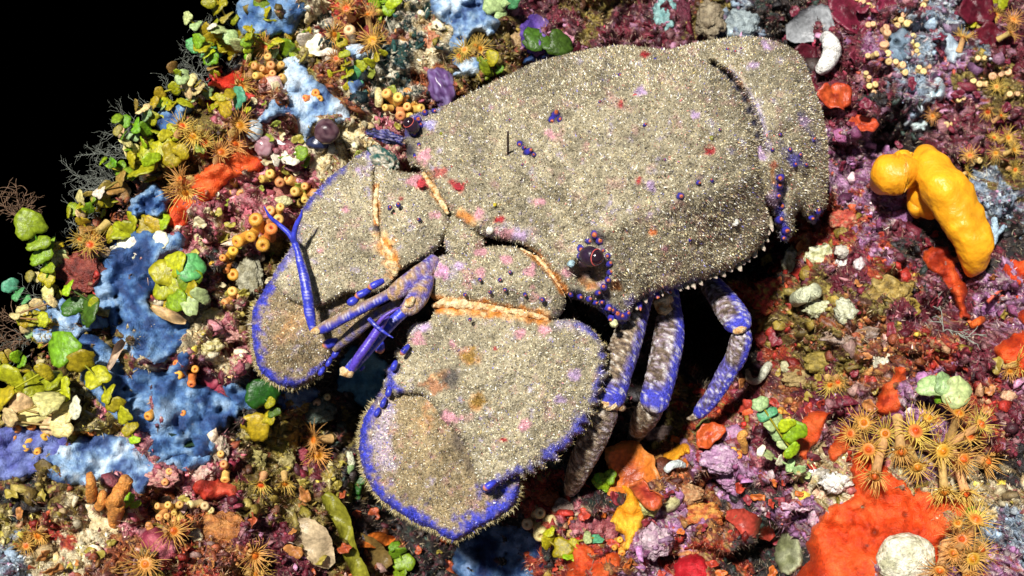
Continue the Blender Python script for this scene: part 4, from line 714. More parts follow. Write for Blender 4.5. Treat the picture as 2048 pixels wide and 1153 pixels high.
for a in [(1455, 100, 4), (1470, 104, 4), (1482, 98, 3), (1560, 355, 9), (1558, 372, 8), (1555, 392, 7), (1562, 412, 8), (1560, 440, 8), (1572, 462, 9), (1568, 476, 6), (1580, 300, 5), (1600, 310, 5), (1612, 330, 5), (1590, 330, 5), (1626, 280, 5), (1622, 436, 6), (1636, 424, 6), (1560, 270, 4), (1545, 300, 4)]:
    spine(a[0], a[1], a[2], float(hABD(a[0], a[1])) + abdx(np.array(a[0]), np.array(a[1])))
for a in [(797, 410, 5, 40), (780, 416, 5, 39), (838, 440, 4, 41), (1000, 560, 4, 55), (1020, 545, 4, 55), (960, 560, 4, 54), (1050, 590, 4, 55), (930, 590, 4, 51), (1085, 600, 5, 54), (1010, 580, 4, 55), (980, 585, 4, 54), (940, 640, 4, 55)]: spine(*a)
# pale shell teeth along the side of the carapace
for i, t in enumerate(np.linspace(0, 1, 22)):
    L = smooth_loop([(1268, 612), (1300, 590), (1350, 576), (1400, 559), (1450, 542), (1500, 514), (1530, 478), (1538, 445)], 4, False); k = int(t * (len(L) - 1)); x, y = L[k]
    spine(x + RNG.normal(0, 2), y + 1 + RNG.normal(0, 1), RNG.uniform(4, 6.5), float(hCAR(x, y)) - 6.0, (.35, -.9), 1.7, 'blue' if t < .3 and i % 2 else 'sand')
# pink crust dots, red flecks, a worm tube and a shell bit that grow on the shell
def dot(x, y, r, col, h=.35, w=None):
    h = h * .5 if h < .45 else h
    if w is None: w = float(hCAR(x, y) + orbit(np.array(x), np.array(y)))
    c = P(x, y, w); R = r * MM(w); v = ICO2[0].copy(); nn = np.array([mnoise.noise(Vector(a) * 2.2 + Vector((x, y, 0))) for a in v]); v = v * (1 + .5 * nn)[:, None]
    v = c + (v * [1, 1, h]) @ FRAME.T * R; world_obj('crust_spot', v, ICO2[1], M_SH, np.array(col) * (1 + .4 * nn)[:, None], LB)
for a in [(1422, 276, 5, (.25, .25, .02), .8), (882, 268, 4, (.25, .25, .02), .8), (990, 410, 4, (.5, .4, .02), .5), (1270, 192, 5, (.55, .08, .08)), (1150, 430, 4, (.5, .1, .12)), (1160, 300, 4, (.6, .2, .2)), (918, 374, 9, (.36, .02, .03)), (842, 369, 8, (.5, .04, .05), .35, 36)]: dot(*a)
limb('worm_tube', [(1016, 312, 46, 2.6), (1016, 290, 52, 2.6), (1016, 264, 58, 2.4)], lambda t, a, n: np.tile([.06, .03, .03], (len(t), 1)), 6, m=M_SH)
dot(1469, 444, 9, (.8, .78, .7), .6); dot(980, 462, 8, (.75, .72, .6), .6); dot(1228, 648, 9, (.7, .7, .35), .8, 44); dot(1142, 528, 8, (.35, .5, .55), .6, 55)
# walking legs: lit brown and blue, joined to the trunk in the shade under the carapace
def legcol(t, a, nn, bl=.5, endb=1.0):
    c = mixc((.07, .045, .03), (.44, .32, .20), np.clip(.42 + nn * 1.6, 0, 1))
    st = np.clip((np.cos((a - .41) * 6.283) - .72) * 6, 0, 1) * np.clip(bl * 1.6, 0, 1) + np.clip((t - .80) * 9, 0, 1) * (t < .97) * np.clip(endb, 0, 1) + max(bl - .8, 0) * 1.6
    k = np.clip(st * 1.1 + nn * .9 * (st > .02) - .1, 0, 1); c = c * (1 - k)[:, None] + np.array([.05, .055, .5]) * k[:, None]
    s = np.clip(nn * 3 - .75, 0, .7); return c * (1 - s)[:, None] + np.array([.75, .70, .62]) * s[:, None]
def leg(name, segs):
    L = None
    for i, (ctrl, bl, eb, fz) in enumerate(segs):
        o = limb('leg' if i == 0 else 'leg_segment', ctrl, lambda t, a, n: legcol(t, a, n, bl, eb), 26, .85, fz=fz, m=M_SH, rough=.06, ns=1.1)
leg('leg', [([(1300, 560, 18, 18), (1278, 610, 24, 24), (1258, 670, 31, 30), (1232, 745, 37, 33), (1216, 798, 40, 33), (1213, 812, 40, 22)], .5, 1.2, .5),
            ([(1214, 806, 38, 22), (1206, 824, 38, 31), (1188, 872, 34, 30), (1162, 930, 26, 25), (1146, 970, 16, 18), (1140, 990, 2, 10)], .1, 0, .9)])
leg('leg', [([(1335, 560, 8, 18), (1338, 610, 12, 24), (1338, 670, 17, 31), (1325, 740, 23, 31), (1308, 805, 27, 29), (1304, 818, 27, 18)], .9, 1.2, .35),
            ([(1310, 800, 24, 20), (1298, 822, 22, 27), (1284, 846, 12, 24), (1272, 870, -8, 16), (1262, 885, -24, 10)], .1, .2, .9)])
leg('leg', [([(1400, 545, -2, 18), (1430, 580, 6, 24), (1458, 618, 14, 29), (1478, 648, 18, 28), (1484, 660, 18, 18)], .9, 1.3, .25),
            ([(1484, 656, 17, 16), (1482, 680, 17, 22), (1472, 716, 16, 21), (1464, 735, 14, 17)], .9, .6, .3),
            ([(1472, 712, 15, 19), (1450, 752, 13, 20), (1424, 795, 11, 17), (1402, 822, 8, 15), (1394, 832, 7, 9)], 1.2, 1.2, .12),
            ([(1400, 828, 7, 9), (1386, 836, 6, 7), (1374, 838, 4, 2)], -1, -1, 0)])
joint([(1196, 800, 40, 8), (1214, 806, 42, 14), (1236, 812, 40, 9), (1248, 818, 36, 5)]); joint([(1468, 664, 20, 5), (1480, 660, 21, 8), (1494, 652, 19, 5)])
joint([(1315, 572, 16, 14), (1324, 600, 17, 18), (1330, 625, 18, 12)])
# the rostral plate between the antenna bases
p, F, c, info = shell([(905, 425), (930, 440), (965, 468), (968, 500), (945, 522), (915, 522), (895, 505), (885, 480), (890, 450)], RBF([(905, 425, 36), (965, 468, 42), (945, 522, 40), (890, 490, 38), (925, 480, 45)], 1e-3), 7, 14, 4, dict(orange=[([(920, 425), (945, 440)], 7, .8)], lilac=[([(890, 480), (905, 515)], 8, .6)], pinkamt=.5), seed=31)
o = world_obj('rostrum', p, F, M_SH, c, LB); fuzz_for(o, 6.5)

# ------------------------------------------------------------------ small builders for reef life
def face_frame(tx, ty, spin=0.0):
    """rotation whose +z leans from the camera direction by (tx, ty) and spins about itself"""
    z = Vector((tx, ty, 1)).normalized(); x = Vector((1, 0, 0)); x = (x - z * x.dot(z)).normalized(); y = z.cross(x)
    R = Matrix((x, y, z)).transposed() @ Matrix.Rotation(spin, 3, 'Z')
    return F3 @ R
def place(px, py, w, size, tx=0, ty=0, spin=0):
    return Matrix.Translation(Vector(P(px, py, w))) @ face_frame(tx, ty, spin).to_4x4() @ Matrix.Scale(size, 4)
def onreef(px, py, sink=1.0): return float(reef_w(px, py)) - sink
# lumps -----------------------------------------------------------
M_LUMP = mat('lump_skin', rough=.45, var=.4, vscale=900, bump=.9, bscale=1500, bdist=.0009)
M_SM = mat('smooth_skin', rough=.32, var=.15, vscale=600, bump=.25, bscale=1200, bdist=.0004, spec=.5)
def lump(name, label, cat, px, py, rx, ry, h, cols, rough=.35, freq=1.6, rot=0, group=None, m=None, w=None, sub=None, lift=0, cfreq=3.0, knob=0.0):
    s = sub or (ICO4 if max(rx, ry) > 26 else ICO3 if max(rx, ry) > 9 else ICO2); v = s[0].copy(); o = Vector((px * .37, py * .21, rx))
    n1 = np.array([mnoise.fractal(Vector(a) * freq + o, 1.0, 2.1, 4) for a in v])
    if knob: n1 = n1 + knob * np.array([.45 - mnoise.voronoi(Vector(a) * freq * 2.2 + o)[0][0] for a in v])
    n2 = np.array([mnoise.fractal(Vector(a) * cfreq - o, 1.0, 2.1, 3) for a in v]); v = v * (1 + rough * n1)[:, None]
    cr, sr = math.cos(rot), math.sin(rot); k = MM(0) if w is None else MM(w)
    v = v * [rx, ry, h]; v = np.column_stack([v[:, 0] * cr - v[:, 1] * sr, v[:, 0] * sr + v[:, 1] * cr, v[:, 2]]) * k
    ww = (onreef(px, py, 0) + lift) if w is None else w; p = P(px, py, ww) + v @ FRAME.T
    c = np.array(cols, float).reshape(-1, 3); t = np.clip(.5 + n2 * 1.1 + RNG.normal(0, .06, len(n2)), 0, .999) * (len(c) - 1); i = t.astype(int)
    C = c[i] + (c[np.minimum(i + 1, len(c) - 1)] - c[i]) * (t - i)[:, None]
    o = world_obj(name, p, s[1], m or M_LUMP, C, origin=P(px, py, ww)); BLOCK.append((px, py)); return tag(o, label, cat, group)
# thin blades -----------------------------------------------------
M_BLADE = mat('blade_skin', rough=.38, var=.35, vscale=700, bump=.6, bscale=900, bdist=.0006, trans=.12)
def blade(name, label, cat, px, py, r, cols, tx=0, ty=0, spin=0, asp=.8, group=None, ruff=.18, thick=.09, lift=2.0, seed=0, half=True, w=None, rings=5, m=None):
    """fan or disc: concentric zones, ruffled rim, real thickness"""
    nr, ns = rings, 26; rr = np.random.default_rng(seed + int(px * 7 + py)); ph = rr.uniform(0, 6.28, 4); V = []; C = []; c = np.array(cols, float).reshape(-1, 3)
    A = np.linspace(0, 2 * math.pi, ns, endpoint=False)
    rim = 1 + .16 * np.sin(2 * A + ph[0]) + .10 * np.sin(3 * A + ph[1]) + .07 * np.sin(7 * A + ph[2]) + .03 * rr.normal(size=ns)
    if half: rim = rim * (.45 + .55 * np.clip(.5 + .5 * np.sin(A), 0, 1) ** .5)
    for k in range(nr + 1):
        f = k / nr; x = np.cos(A) * rim * f; y = np.sin(A) * rim * f * asp; z = ruff * f ** 2 * (np.sin(3 * A + ph[3]) + .6 * np.sin(5 * A + ph[0])) + .25 * ruff * np.sin(f * 9) + ruff * .7 * f * f
        V.append(np.stack([x, y, z], 1)); t = (f * (len(c) - 1) + .25 * np.sin(f * 22) + rr.normal(0, .1, ns)).clip(0, len(c) - 1.001); i = t.astype(int); C.append(c[i] + (c[np.minimum(i + 1, len(c) - 1)] - c[i]) * (t - i)[:, None])
    V = np.vstack(V); C = np.vstack(C); n = len(V); V2 = V - [0, 0, thick]; q = []; a = np.arange(ns); b = (a + 1) % ns
    for k in range(nr): q.append(np.stack([k * ns + a, (k + 1) * ns + a, (k + 1) * ns + b, k * ns + b], 1))
    q = np.vstack(q); q2 = q[:, ::-1] + n; rimq = np.stack([nr * ns + a, nr * ns + a + n, nr * ns + b + n, nr * ns + b], 1)
    ww = onreef(px, py, 0) + lift if w is None else w; R = np.array(face_frame(tx, ty, spin)); p = P(px, py, ww) + np.vstack([V, V2]) @ R.T * r * MM(ww)
    o = world_obj(name, p, [np.vstack([q, q2, rimq])], m or M_BLADE, np.vstack([C, C * .8]), origin=P(px, py, ww)); BLOCK.append((px, py)); return tag(o, label, cat, group)
# cactus algae: chains of kidney-shaped discs on a thin stem -------
LEAFC = {'green': (.17, .30, .012), 'olive': (.36, .32, .010), 'teal': (.09, .32, .14), 'pale': (.36, .47, .19), 'white': (.78, .72, .54), 'brown': (.30, .20, .04), 'dark': (.04, .11, .010), 'bright': (.28, .44, .010), 'cream': (.72, .58, .24)}
LEAFM = {k: mat('alga_' + k, base=c, rough=.4, var=.5, vscale=3.4, bump=.4, bscale=6, bdist=.0006, rnd=.45, trans=.12, spec=.42) for k, c in LEAFC.items()}
def leaf_mesh(s):
    rr = np.random.default_rng(s); ns, nr = 22, 4; A = np.linspace(0, 2 * math.pi, ns, endpoint=False); asp = rr.uniform(.6, 1.15); ph = rr.uniform(0, 6.28, 3)
    rim = 1 - .35 * np.exp(-((A - 4.71) / .55) ** 2) + .06 * np.sin(3 * A + ph[0]) + .05 * np.sin(6 * A + ph[1]) + .025 * rr.normal(size=ns); V = []
    for k in range(nr + 1):
        f = k / nr; V.append(np.stack([np.cos(A) * rim * f, np.sin(A) * rim * f * asp + asp * .62, .12 * np.sin(2 * A + ph[2]) * f * f + .06 * np.cos(9 * A) * f + .10 * (1 - f ** 4)], 1))
    V = np.vstack(V); n = len(V); V2 = V * [1, 1, 1] - [0, 0, .17]; V2[-ns:, 2] = V[-ns:, 2] - .08; a = np.arange(ns); b = (a + 1) % ns
    q = np.vstack([np.stack([k * ns + a, (k + 1) * ns + a, (k + 1) * ns + b, k * ns + b], 1) for k in range(nr)]); rq = np.stack([nr * ns + a, nr * ns + a + n, nr * ns + b + n, nr * ns + b], 1)
    return np.vstack([V, V2]), [np.vstack([q, q[:, ::-1] + n, rq])]
LEAFG = [leaf_mesh(s) for s in range(5)]; LEAFK = {}
def leafme(kind, i):
    if (kind, i) not in LEAFK: LEAFK[(kind, i)] = make_mesh('leaf', *LEAFG[i]); LEAFK[(kind, i)].materials.append(LEAFM[kind])
    return LEAFK[(kind, i)]
def plant(label, pts, kind='green', lift=3.0, rise=1.2, group=None, seed=0, tilt=.55, name='cactus_alga'):
    """pts: (px, py, disc radius px[, kind]) from the base outward"""
    rr = np.random.default_rng(seed + int(pts[0][0] * 3 + pts[0][1])); p0 = pts[0]; w0 = onreef(p0[0], p0[1], 1.5)
    root = root_at(name, P(p0[0], p0[1], w0)); tag(root, label, 'algae', group); org = Vector(root['_o']); wl = []; w = w0 + lift
    for i, q in enumerate(pts): w = max(w0 + lift + i * rise, float(reef_w(q[0], q[1])) + 1.5) if reef_ok(q[0], q[1]) else w0 + lift + i * rise; wl.append(w)
    st = [(p0[0], p0[1], w0 - 1.5, 3)] + [(q[0], q[1], wl[i] - .6, 2.2) for i, q in enumerate(pts)]
    v, F, c = pxtube(st, 8, 5); world_obj('stem', v, F, LEAFM[kind] if kind not in ('white', 'cream') else LEAFM['brown'], None, root)
    for i, q in enumerate(pts):
        kd = q[3] if len(q) > 3 else kind; a = pts[i - 1] if i else q; b = pts[min(i + 1, len(pts) - 1)]; dx, dy = (b[0] - a[0], -(b[1] - a[1])) if (b[0] - a[0], b[1] - a[1]) != (0, 0) else (.3, 1)
        sp = math.atan2(dy, dx) - math.pi / 2 + rr.normal(0, .35); s = q[2] * MM(wl[i]); tx, ty = rr.normal(0, tilt, 2); tx -= .1; ty += .15
        R = face_frame(tx, ty, sp); off = R @ Vector((0, -.6 * s, 0))
        obj('leaf', leafme(kd, int(rr.integers(5))), None, root, Matrix.Translation(Vector(P(q[0], q[1], wl[i])) - org + off) @ R.to_4x4() @ Matrix.Scale(s * rr.uniform(1.1, 1.45), 4))
    for q in pts: BLOCK.append((q[0], q[1]))
    return root
def reef_ok(x, y): return bool(inpoly(np.array([float(x)]), np.array([float(y)]), EDGE)[0])
# polyps -----------------------------------------------------------
def colour_by_ring(prof, cols, sides): return np.repeat(np.array(cols, float), sides, 0)
M_POL = mat('polyp_skin', rough=.4, var=.25, vscale=4, bump=.4, bscale=8, bdist=.0004, sss=.15, rnd=.35)
PPROF = [(.95, -1.2), (.88, -.2), (.86, .5), (.96, .95), (1.0, 1.2), (.9, 1.42), (.66, 1.55), (.40, 1.58), (.2, 1.44), (.04, 1.3)]
def polyme(c1, c2):
    v, q = lathe(PPROF, 14); C = np.repeat(np.array([c1] * 4 + [np.array(c1) * 1.12] * 4 + [c2] * 2, float), 14, 0); m = make_mesh('polyp', v, q, C); m.materials.append(M_POL); return m
POLY = {'tan': polyme((.64, .36, .10), (.40, .14, .02)), 'pale': polyme((.62, .46, .22), (.42, .26, .10)), 'orange': polyme((.66, .29, .045), (.42, .10, .012)), 'cream': polyme((.66, .44, .20), (.66, .44, .20))}
def colony(label, px, py, n, size, spread, kind='tan', group=None, ang=None, seed=0, name='polyp_colony', tall=1.0, cat='polyps'):
    rr = np.random.default_rng(seed + int(px * 5 + py * 3)); w0 = reef_max(px, py, 5) + .6; root = root_at(name, P(px, py, w0 - 2)); tag(root, label, cat, group); org = Vector(root['_o']); got = []
    for k in range(n * 30):
        if len(got) >= n: break
        a = rr.uniform(0, 6.28); r = spread * math.sqrt(rr.random()); x, y = r * math.cos(a), r * math.sin(a) * .8
        if ang is not None: x, y = x * math.cos(ang) - y * .35 * math.sin(ang), x * math.sin(ang) + y * .35 * math.cos(ang)
        if any((x - u) ** 2 + (y - v) ** 2 < (size * 1.55) ** 2 for u, v in got): continue
        got.append((x, y)); sc = size * MM(w0) * rr.uniform(.75, 1.15); tx, ty = x / (spread + 4) * .8 + rr.normal(0, .2), -y / (spread + 4) * .8 + rr.normal(0, .2)
        R = face_frame(tx, ty, rr.uniform(0, 6)); w = w0 - 1.5 * (x * x + y * y) / (spread + 1) ** 2
        obj('polyp', POLY[kind], None, root, Matrix.Translation(Vector(P(px + x, py + y, w)) - org) @ R.to_4x4() @ Matrix.Diagonal((sc, sc, sc * rr.uniform(.9, 1.5) * tall, 1)))
    BLOCK.append((px, py)); return root
# open anemones ----------------------------------------------------
M_ANE = mat('anemone_skin', rough=.4, var=.25, vscale=5, bump=.3, bscale=9, bdist=.0004, rnd=.3, trans=.2)
def anemone_parts(s, nt=30, ln=1.15, openn=.6):
    rr = np.random.default_rng(s); v, q = lathe([(.42, -1.8), (.36, -1.2), (.34, -.6), (.40, -.15), (.50, .04), (.44, .10), (.30, .06), (.18, .10), (.08, .2), (.02, .16)], 14)
    C = np.repeat(np.array([(.72, .45, .17)] * 4 + [(.66, .34, .07)] * 2 + [(.64, .24, .03), (.66, .17, .012), (.66, .16, .012), (.5, .08, .01)]), 14, 0); col = make_mesh('column', v, q, C); col.materials.append(M_ANE); P_ = []
    for k in range(nt):
        a = 6.283 * k / nt + rr.normal(0, .06); el = openn * rr.uniform(.1, 1.3) + (.35 if k % 2 else 0); L = ln * rr.uniform(.7, 1.15); b = rr.normal(0, .25, 2); t = np.linspace(0, 1, 5)[:, None]; d = np.array([math.cos(a) * math.cos(el), math.sin(a) * math.cos(el), math.sin(el)])
        pts = np.array([math.cos(a) * (.44 if k % 2 else .34), math.sin(a) * (.44 if k % 2 else .34), .06]) + d * t * L + np.array([-math.sin(a) * b[0], math.cos(a) * b[0], b[1]]) * t ** 2 * L; P_.append(tube(pts, np.linspace(.05, .013, 5), 4))
    v, F = merge(P_); C = np.tile([.72, .44, .10], (len(v), 1)); te = make_mesh('tentacles', v, F, C); te.materials.append(M_ANE); return col, te
ANE = [anemone_parts(1, 40, 1.25), anemone_parts(2, 44, 1.45, .3), anemone_parts(3, 38, 1.1, .85), anemone_parts(4, 42, 1.35, .5)]
def anemone(label, px, py, size, tx=None, ty=None, group=None, seed=0, up=0.0):
    rr = np.random.default_rng(seed + int(px * 11 + py)); tx = rr.normal(0, .5) if tx is None else tx; ty = rr.normal(.1, .5) if ty is None else ty
    w = reef_max(px, py, 6) + 1.0 + up + size * .12; sc = size * MM(w); M4 = place(px, py, w, sc, tx, ty, rr.uniform(0, 6)); root = empty('sea_anemone', None, M4); tag(root, label, 'anemone', group); col, te = ANE[int(rr.integers(4))]
    c = obj('column', col, None, root); 
    if up: c.scale = (1, 1, 1 + up / (size * .3))
    obj('tentacles', te, None, root); BLOCK.append((px, py)); return root
# hydroids: feathery branching threads ------------------------------
M_HYD = mat('hydroid_thread', base=(.30, .32, .27), rough=.6, var=.4, bump=0)
def hydroid(label, px, py, ang, length, n=5, group=None, seed=0, col=None, w=None, thick=.00006, cat='hydroid'):
    rr = np.random.default_rng(seed + int(px + py * 2)); w0 = onreef(px, py, 1) if w is None else w; base = P(px, py, w0); k = MM(w0); parts = []
    def br(p, d, L, lev):
        m = max(4, int(L / k / 6)); pts = [p]; dd = d
        for i in range(m):
            dd = dd + rr.normal(0, .20, 3); dd /= np.linalg.norm(dd); pts.append(pts[-1] + dd * L / m)
            if lev < 2 and i > 0 and rr.random() < (.75 if lev == 0 else .4):
                side_ = np.cross(dd, FW) * rr.choice([-1, 1]); b = dd * .6 + side_ * rr.uniform(.4, .9) + FW * rr.normal(0, .3); br(pts[-1], b / np.linalg.norm(b), L * rr.uniform(.25, .5), lev + 1)
        parts.append(tube(np.array(pts), np.linspace(thick, thick * .55, len(pts)) * (1 - .2 * lev), 4))
    for _ in range(n):
        a = ang + rr.normal(0, .4); d = FRAME @ np.array([math.cos(a), math.sin(a), rr.uniform(-.1, .5)]); br(base, d / np.linalg.norm(d), length * k * rr.uniform(.6, 1.1), 0)
    v, F = merge(parts); o = world_obj('hydroid', v, F, col or M_HYD, None, origin=base); return tag(o, label, cat, group)
def shell_tube(label, ctrl, col, name='worm_tube', cat='worm tube', group=None, rough=.1, sides=14):
    """ctrl: px, py, height above the reef, radius px"""
    c = [(x, y, float(reef_w(x, y)) + h, r) for x, y, h, r in ctrl]; v, F, cc = pxtube(c, 3, sides); n = len(cc) * sides; cen = np.repeat(P(cc[:, 0], cc[:, 1], cc[:, 2]), sides, 0)
    nn = np.array([mnoise.fractal(Vector((a - ORG) * 1000 / 2.5), 1, 2, 3) for a in v[:n]]); v[:n] = cen + (v[:n] - cen) * (1 + rough * nn)[:, None]
    C = np.vstack([np.array(col) * (1 + .35 * nn)[:, None], [col, np.array(col) * .3]]); o = world_obj(name, v, F, M_LUMP, C, origin=v.mean(0)); BLOCK.append(tuple(ctrl[0][:2])); return tag(o, label, cat, group)

# ------------------------------------------------------------------ algae plants
plant('olive cactus alga drooping from the top edge over the dark water', [(468, 40, 11), (452, 34, 15, 'brown'), (440, 12, 16), (428, -4, 16), (418, 6, 11)], 'olive')
plant('long pale algal sprig of edge-on discs pointing into the dark water', [(470, 105, 12), (446, 92, 14), (428, 78, 15), (410, 62, 15), (392, 50, 13, 'pale'), (376, 38, 10, 'pale')], 'olive', tilt=1.1)
plant('pale green algal sprig with a long bleached tip', [(498, 108, 13), (482, 92, 17, 'pale'), (462, 76, 15, 'pale'), (440, 62, 13, 'pale'), (424, 54, 9, 'white')], 'green', tilt=.9)
plant('two teal alga discs hanging over the dark water', [(440, 108, 9), (416, 96, 17), (393, 92, 12)], 'teal', tilt=.3)
plant('yellow green algal tuft between blue sponge and reef edge', [(520, 108, 12), (512, 84, 13), (528, 72, 10), (500, 70, 10), (540, 92, 9)], 'olive')
plant('bright green alga leaf beside the white crumpled alga', [(592, 110, 12), (574, 96, 18, 'green'), (556, 82, 14, 'olive')], 'green')
plant('crumpled bleached white alga above the hazy blue sponge', [(660, 112, 14), (644, 104, 17), (628, 92, 19), (612, 80, 14)], 'white', tilt=.7)
plant('small pale alga curl over an orange polyp knob', [(556, 116, 8), (546, 108, 12, 'pale'), (534, 100, 8, 'pale')], 'olive')
plant('tall green stalk of discs in front of the bluish white cushion', [(696, 172, 10), (694, 150, 11), (692, 128, 10), (688, 108, 11), (684, 88, 9), (676, 74, 8)], 'olive', tilt=1.2)
plant('teal green disc pair beneath the crossing algal stalks', [(716, 166, 9), (706, 154, 17), (694, 146, 9)], 'teal', tilt=.3)
plant('creeping yellow green algal runner below the mossy rock', [(660, 148, 8), (690, 140, 9), (716, 134, 10), (740, 126, 11), (752, 114, 10), (764, 106, 8)], 'olive', tilt=1.0)
plant('yellow green moss-like algal head at the top of the mossy rock', [(758, 34, 12), (768, 18, 16), (786, 6, 16), (752, 4, 13)], 'bright', tilt=.5)
plant('pale green alga discs above the powder blue folds', [(1002, 32, 12), (988, 14, 19), (1006, -4, 14), (1024, 2, 15, 'teal')], 'pale', tilt=.3)
plant('two smooth dark green leaves overlapping above the carapace', [(1054, 88, 10), (1066, 78, 21), (1094, 82, 20), (1112, 86, 22)], 'dark', tilt=.45, lift=8)
plant('small green sprig growing from the gap beside the carapace', [(984, 168, 8), (974, 150, 11), (966, 132, 16), (980, 116, 12, 'olive'), (1000, 140, 9)], 'green', tilt=.5)
plant('green sprig with a bright green tip sticking out below the dark water edge', [(312, 262, 13, 'olive'), (292, 258, 15), (272, 252, 15), (252, 244, 13), (236, 238, 11)], 'green', tilt=1.0)
plant('bright olive algal rosette next to the sky blue sponge lobe', [(340, 292, 14), (330, 268, 17), (348, 258, 14), (322, 290, 18), (340, 308, 20), (360, 306, 14)], 'olive')
plant('cream and olive algal cluster at the reef rim above the orange sheet', [(290, 335, 18), (284, 312, 19), (262, 296, 15, 'cream'), (276, 338, 20), (302, 320, 15, 'bright'), (264, 322, 14)], 'olive')
plant('thin green sprig jutting into the dark water above the branching hydroids', [(262, 345, 11, 'olive'), (240, 338, 13), (222, 330, 13, 'bright'), (206, 322, 10, 'bright')], 'green', tilt=1.0)
plant('grey green discs at the rim beside the orange sheet', [(250, 392, 14), (232, 378, 17), (212, 380, 14), (196, 388, 12, 'white'), (240, 360, 14)], 'brown')
plant('teal disc with olive leaves among anemones near the orange sheet', [(492, 222, 10, 'olive'), (478, 200, 19, 'teal'), (462, 190, 12, 'olive'), (440, 196, 13, 'olive'), (450, 212, 12)], 'olive')
plant('pale feathered algal crest near the scarlet sponge', [(432, 192, 12), (416, 184, 14, 'pale'), (398, 178, 13, 'cream'), (376, 182, 14, 'cream'), (352, 178, 12), (322, 186, 10)], 'olive', tilt=.9)
plant('bleached shell-like alga with a green blade beside the pink crust', [(612, 322, 12, 'green'), (592, 318, 17, 'white'), (572, 312, 16, 'white'), (552, 318, 14, 'white'), (600, 306, 12)], 'green')
plant('upright column of round green discs at the left rim', [(92, 560, 15, 'olive'), (96, 536, 16), (82, 514, 19), (76, 486, 23), (64, 458, 23)], 'green', tilt=.35, lift=8)
plant('pale yellow disc stack beside the green column', [(118, 545, 14), (110, 522, 16), (106, 502, 15), (124, 510, 11)], 'cream', tilt=.5, lift=6)
plant('teal leaf floating at the left rim', [(52, 600, 10), (36, 588, 13), (22, 574, 14)], 'teal', tilt=.5)
plant('flat row of olive discs above the wide blue sponge', [(216, 468, 15), (236, 462, 17), (256, 462, 19), (264, 444, 19), (288, 452, 19), (308, 448, 19), (326, 442, 16, 'bright')], 'olive', tilt=.35, rise=.5, lift=7)
plant('large bleached discs under the row of olive discs', [(230, 502, 10), (252, 496, 23), (276, 490, 16), (298, 478, 20), (318, 480, 14)], 'white', tilt=.4, rise=.4, lift=6)
plant('bushy olive and teal algal clump on the wide blue sponge', [(346, 610, 18), (336, 582, 22), (332, 554, 25), (346, 532, 20), (378, 532, 22, 'teal'), (380, 552, 20, 'green'), (378, 574, 20), (352, 598, 20, 'green'), (376, 602, 24, 'pale'), (402, 592, 18, 'pale')], 'olive', tilt=.45, rise=.4, lift=7)
plant('two smooth dark green leaves leaning left of the wide blue sponge', [(176, 640, 12), (148, 612, 26), (176, 622, 25), (186, 608, 13, 'olive'), (136, 576, 14, 'bright')], 'dark', tilt=.35, lift=9)
plant('bleached algal stems at the left rim', [(60, 640, 12), (44, 624, 14), (76, 610, 16), (92, 590, 14), (104, 604, 14), (30, 632, 10), (84, 640, 13, 'olive')], 'cream', tilt=.8)
plant('long olive strap alga above the orange anemone pair at the left rim', [(112, 645, 12), (94, 642, 15), (72, 642, 15), (52, 640, 13)], 'olive', tilt=.6)
plant('curling chain of green discs across the blue sponge carpet', [(268, 880, 12, 'bright'), (260, 858, 14), (250, 836, 15), (232, 812, 17), (216, 788, 18), (196, 758, 24), (162, 724, 27), (132, 704, 26, 'green')], 'olive', tilt=.3, rise=.3, lift=6)
plant('bright green single leaf on the blue sponge carpet', [(262, 832, 8, 'olive'), (282, 828, 21, 'bright')], 'bright', tilt=.3)
plant('large yellow green discs piled in the lower left corner of the blue carpet', [(70, 800, 22), (40, 790, 28), (20, 760, 26), (66, 770, 26), (100, 760, 24), (128, 778, 22), (0, 800, 28), (90, 742, 20)], 'olive', tilt=.5, lift=6)
plant('heap of bleached cream discs under the yellow green pile', [(100, 842, 22), (70, 828, 28), (34, 818, 27), (122, 832, 22), (146, 812, 20, 'white'), (128, 850, 20), (20, 838, 20), (88, 808, 22)], 'cream', tilt=.5, lift=5)
plant('dark leaf over olive discs below the left antenna flap', [(520, 868, 14, 'olive'), (508, 856, 27, 'olive'), (536, 838, 15, 'olive'), (548, 826, 12), (524, 796, 25), (540, 806, 12, 'olive')], 'dark', tilt=.3, lift=8)
plant('small dark leaves beside the knobbly yellow finger', [(716, 990, 9), (708, 980, 15), (714, 962, 14), (700, 940, 8, 'pale')], 'dark', tilt=.4)
plant('green sprig in the grit beside the orange fingers', [(246, 1004, 8, 'brown'), (258, 1000, 13, 'bright'), (272, 1010, 11, 'bright')], 'olive', tilt=.4)
plant('dark green strap leaf low in the shade beside the orange leaf', [(800, 1150, 14), (806, 1128, 18), (796, 1106, 15), (788, 1092, 11)], 'green', tilt=.7)
plant('small green leaves in the shade by the front leg', [(1216, 976, 9), (1206, 968, 16, 'bright'), (1222, 956, 12), (1196, 958, 8)], 'green', tilt=.4, lift=6)
plant('olive sprig with a pale flat leaf low beside the maroon ruffle', [(1098, 1062, 10), (1096, 1080, 15), (1118, 1096, 17), (1140, 1108, 17, 'bright'), (1160, 1118, 16, 'bright'), (1150, 1086, 12), (1192, 1078, 15, 'teal'), (1176, 1076, 11, 'pale')], 'olive', tilt=.5, rise=.5, lift=6)
plant('upright chain of pale green leaves with bright round discs', [(1576, 912, 9), (1572, 892, 14, 'pale'), (1562, 868, 17, 'pale'), (1548, 846, 17, 'pale'), (1534, 828, 16, 'teal'), (1520, 806, 16, 'pale'), (1584, 900, 14, 'bright'), (1588, 866, 24, 'bright'), (1574, 852, 14, 'bright')], 'olive', tilt=.4, rise=.8, lift=8)
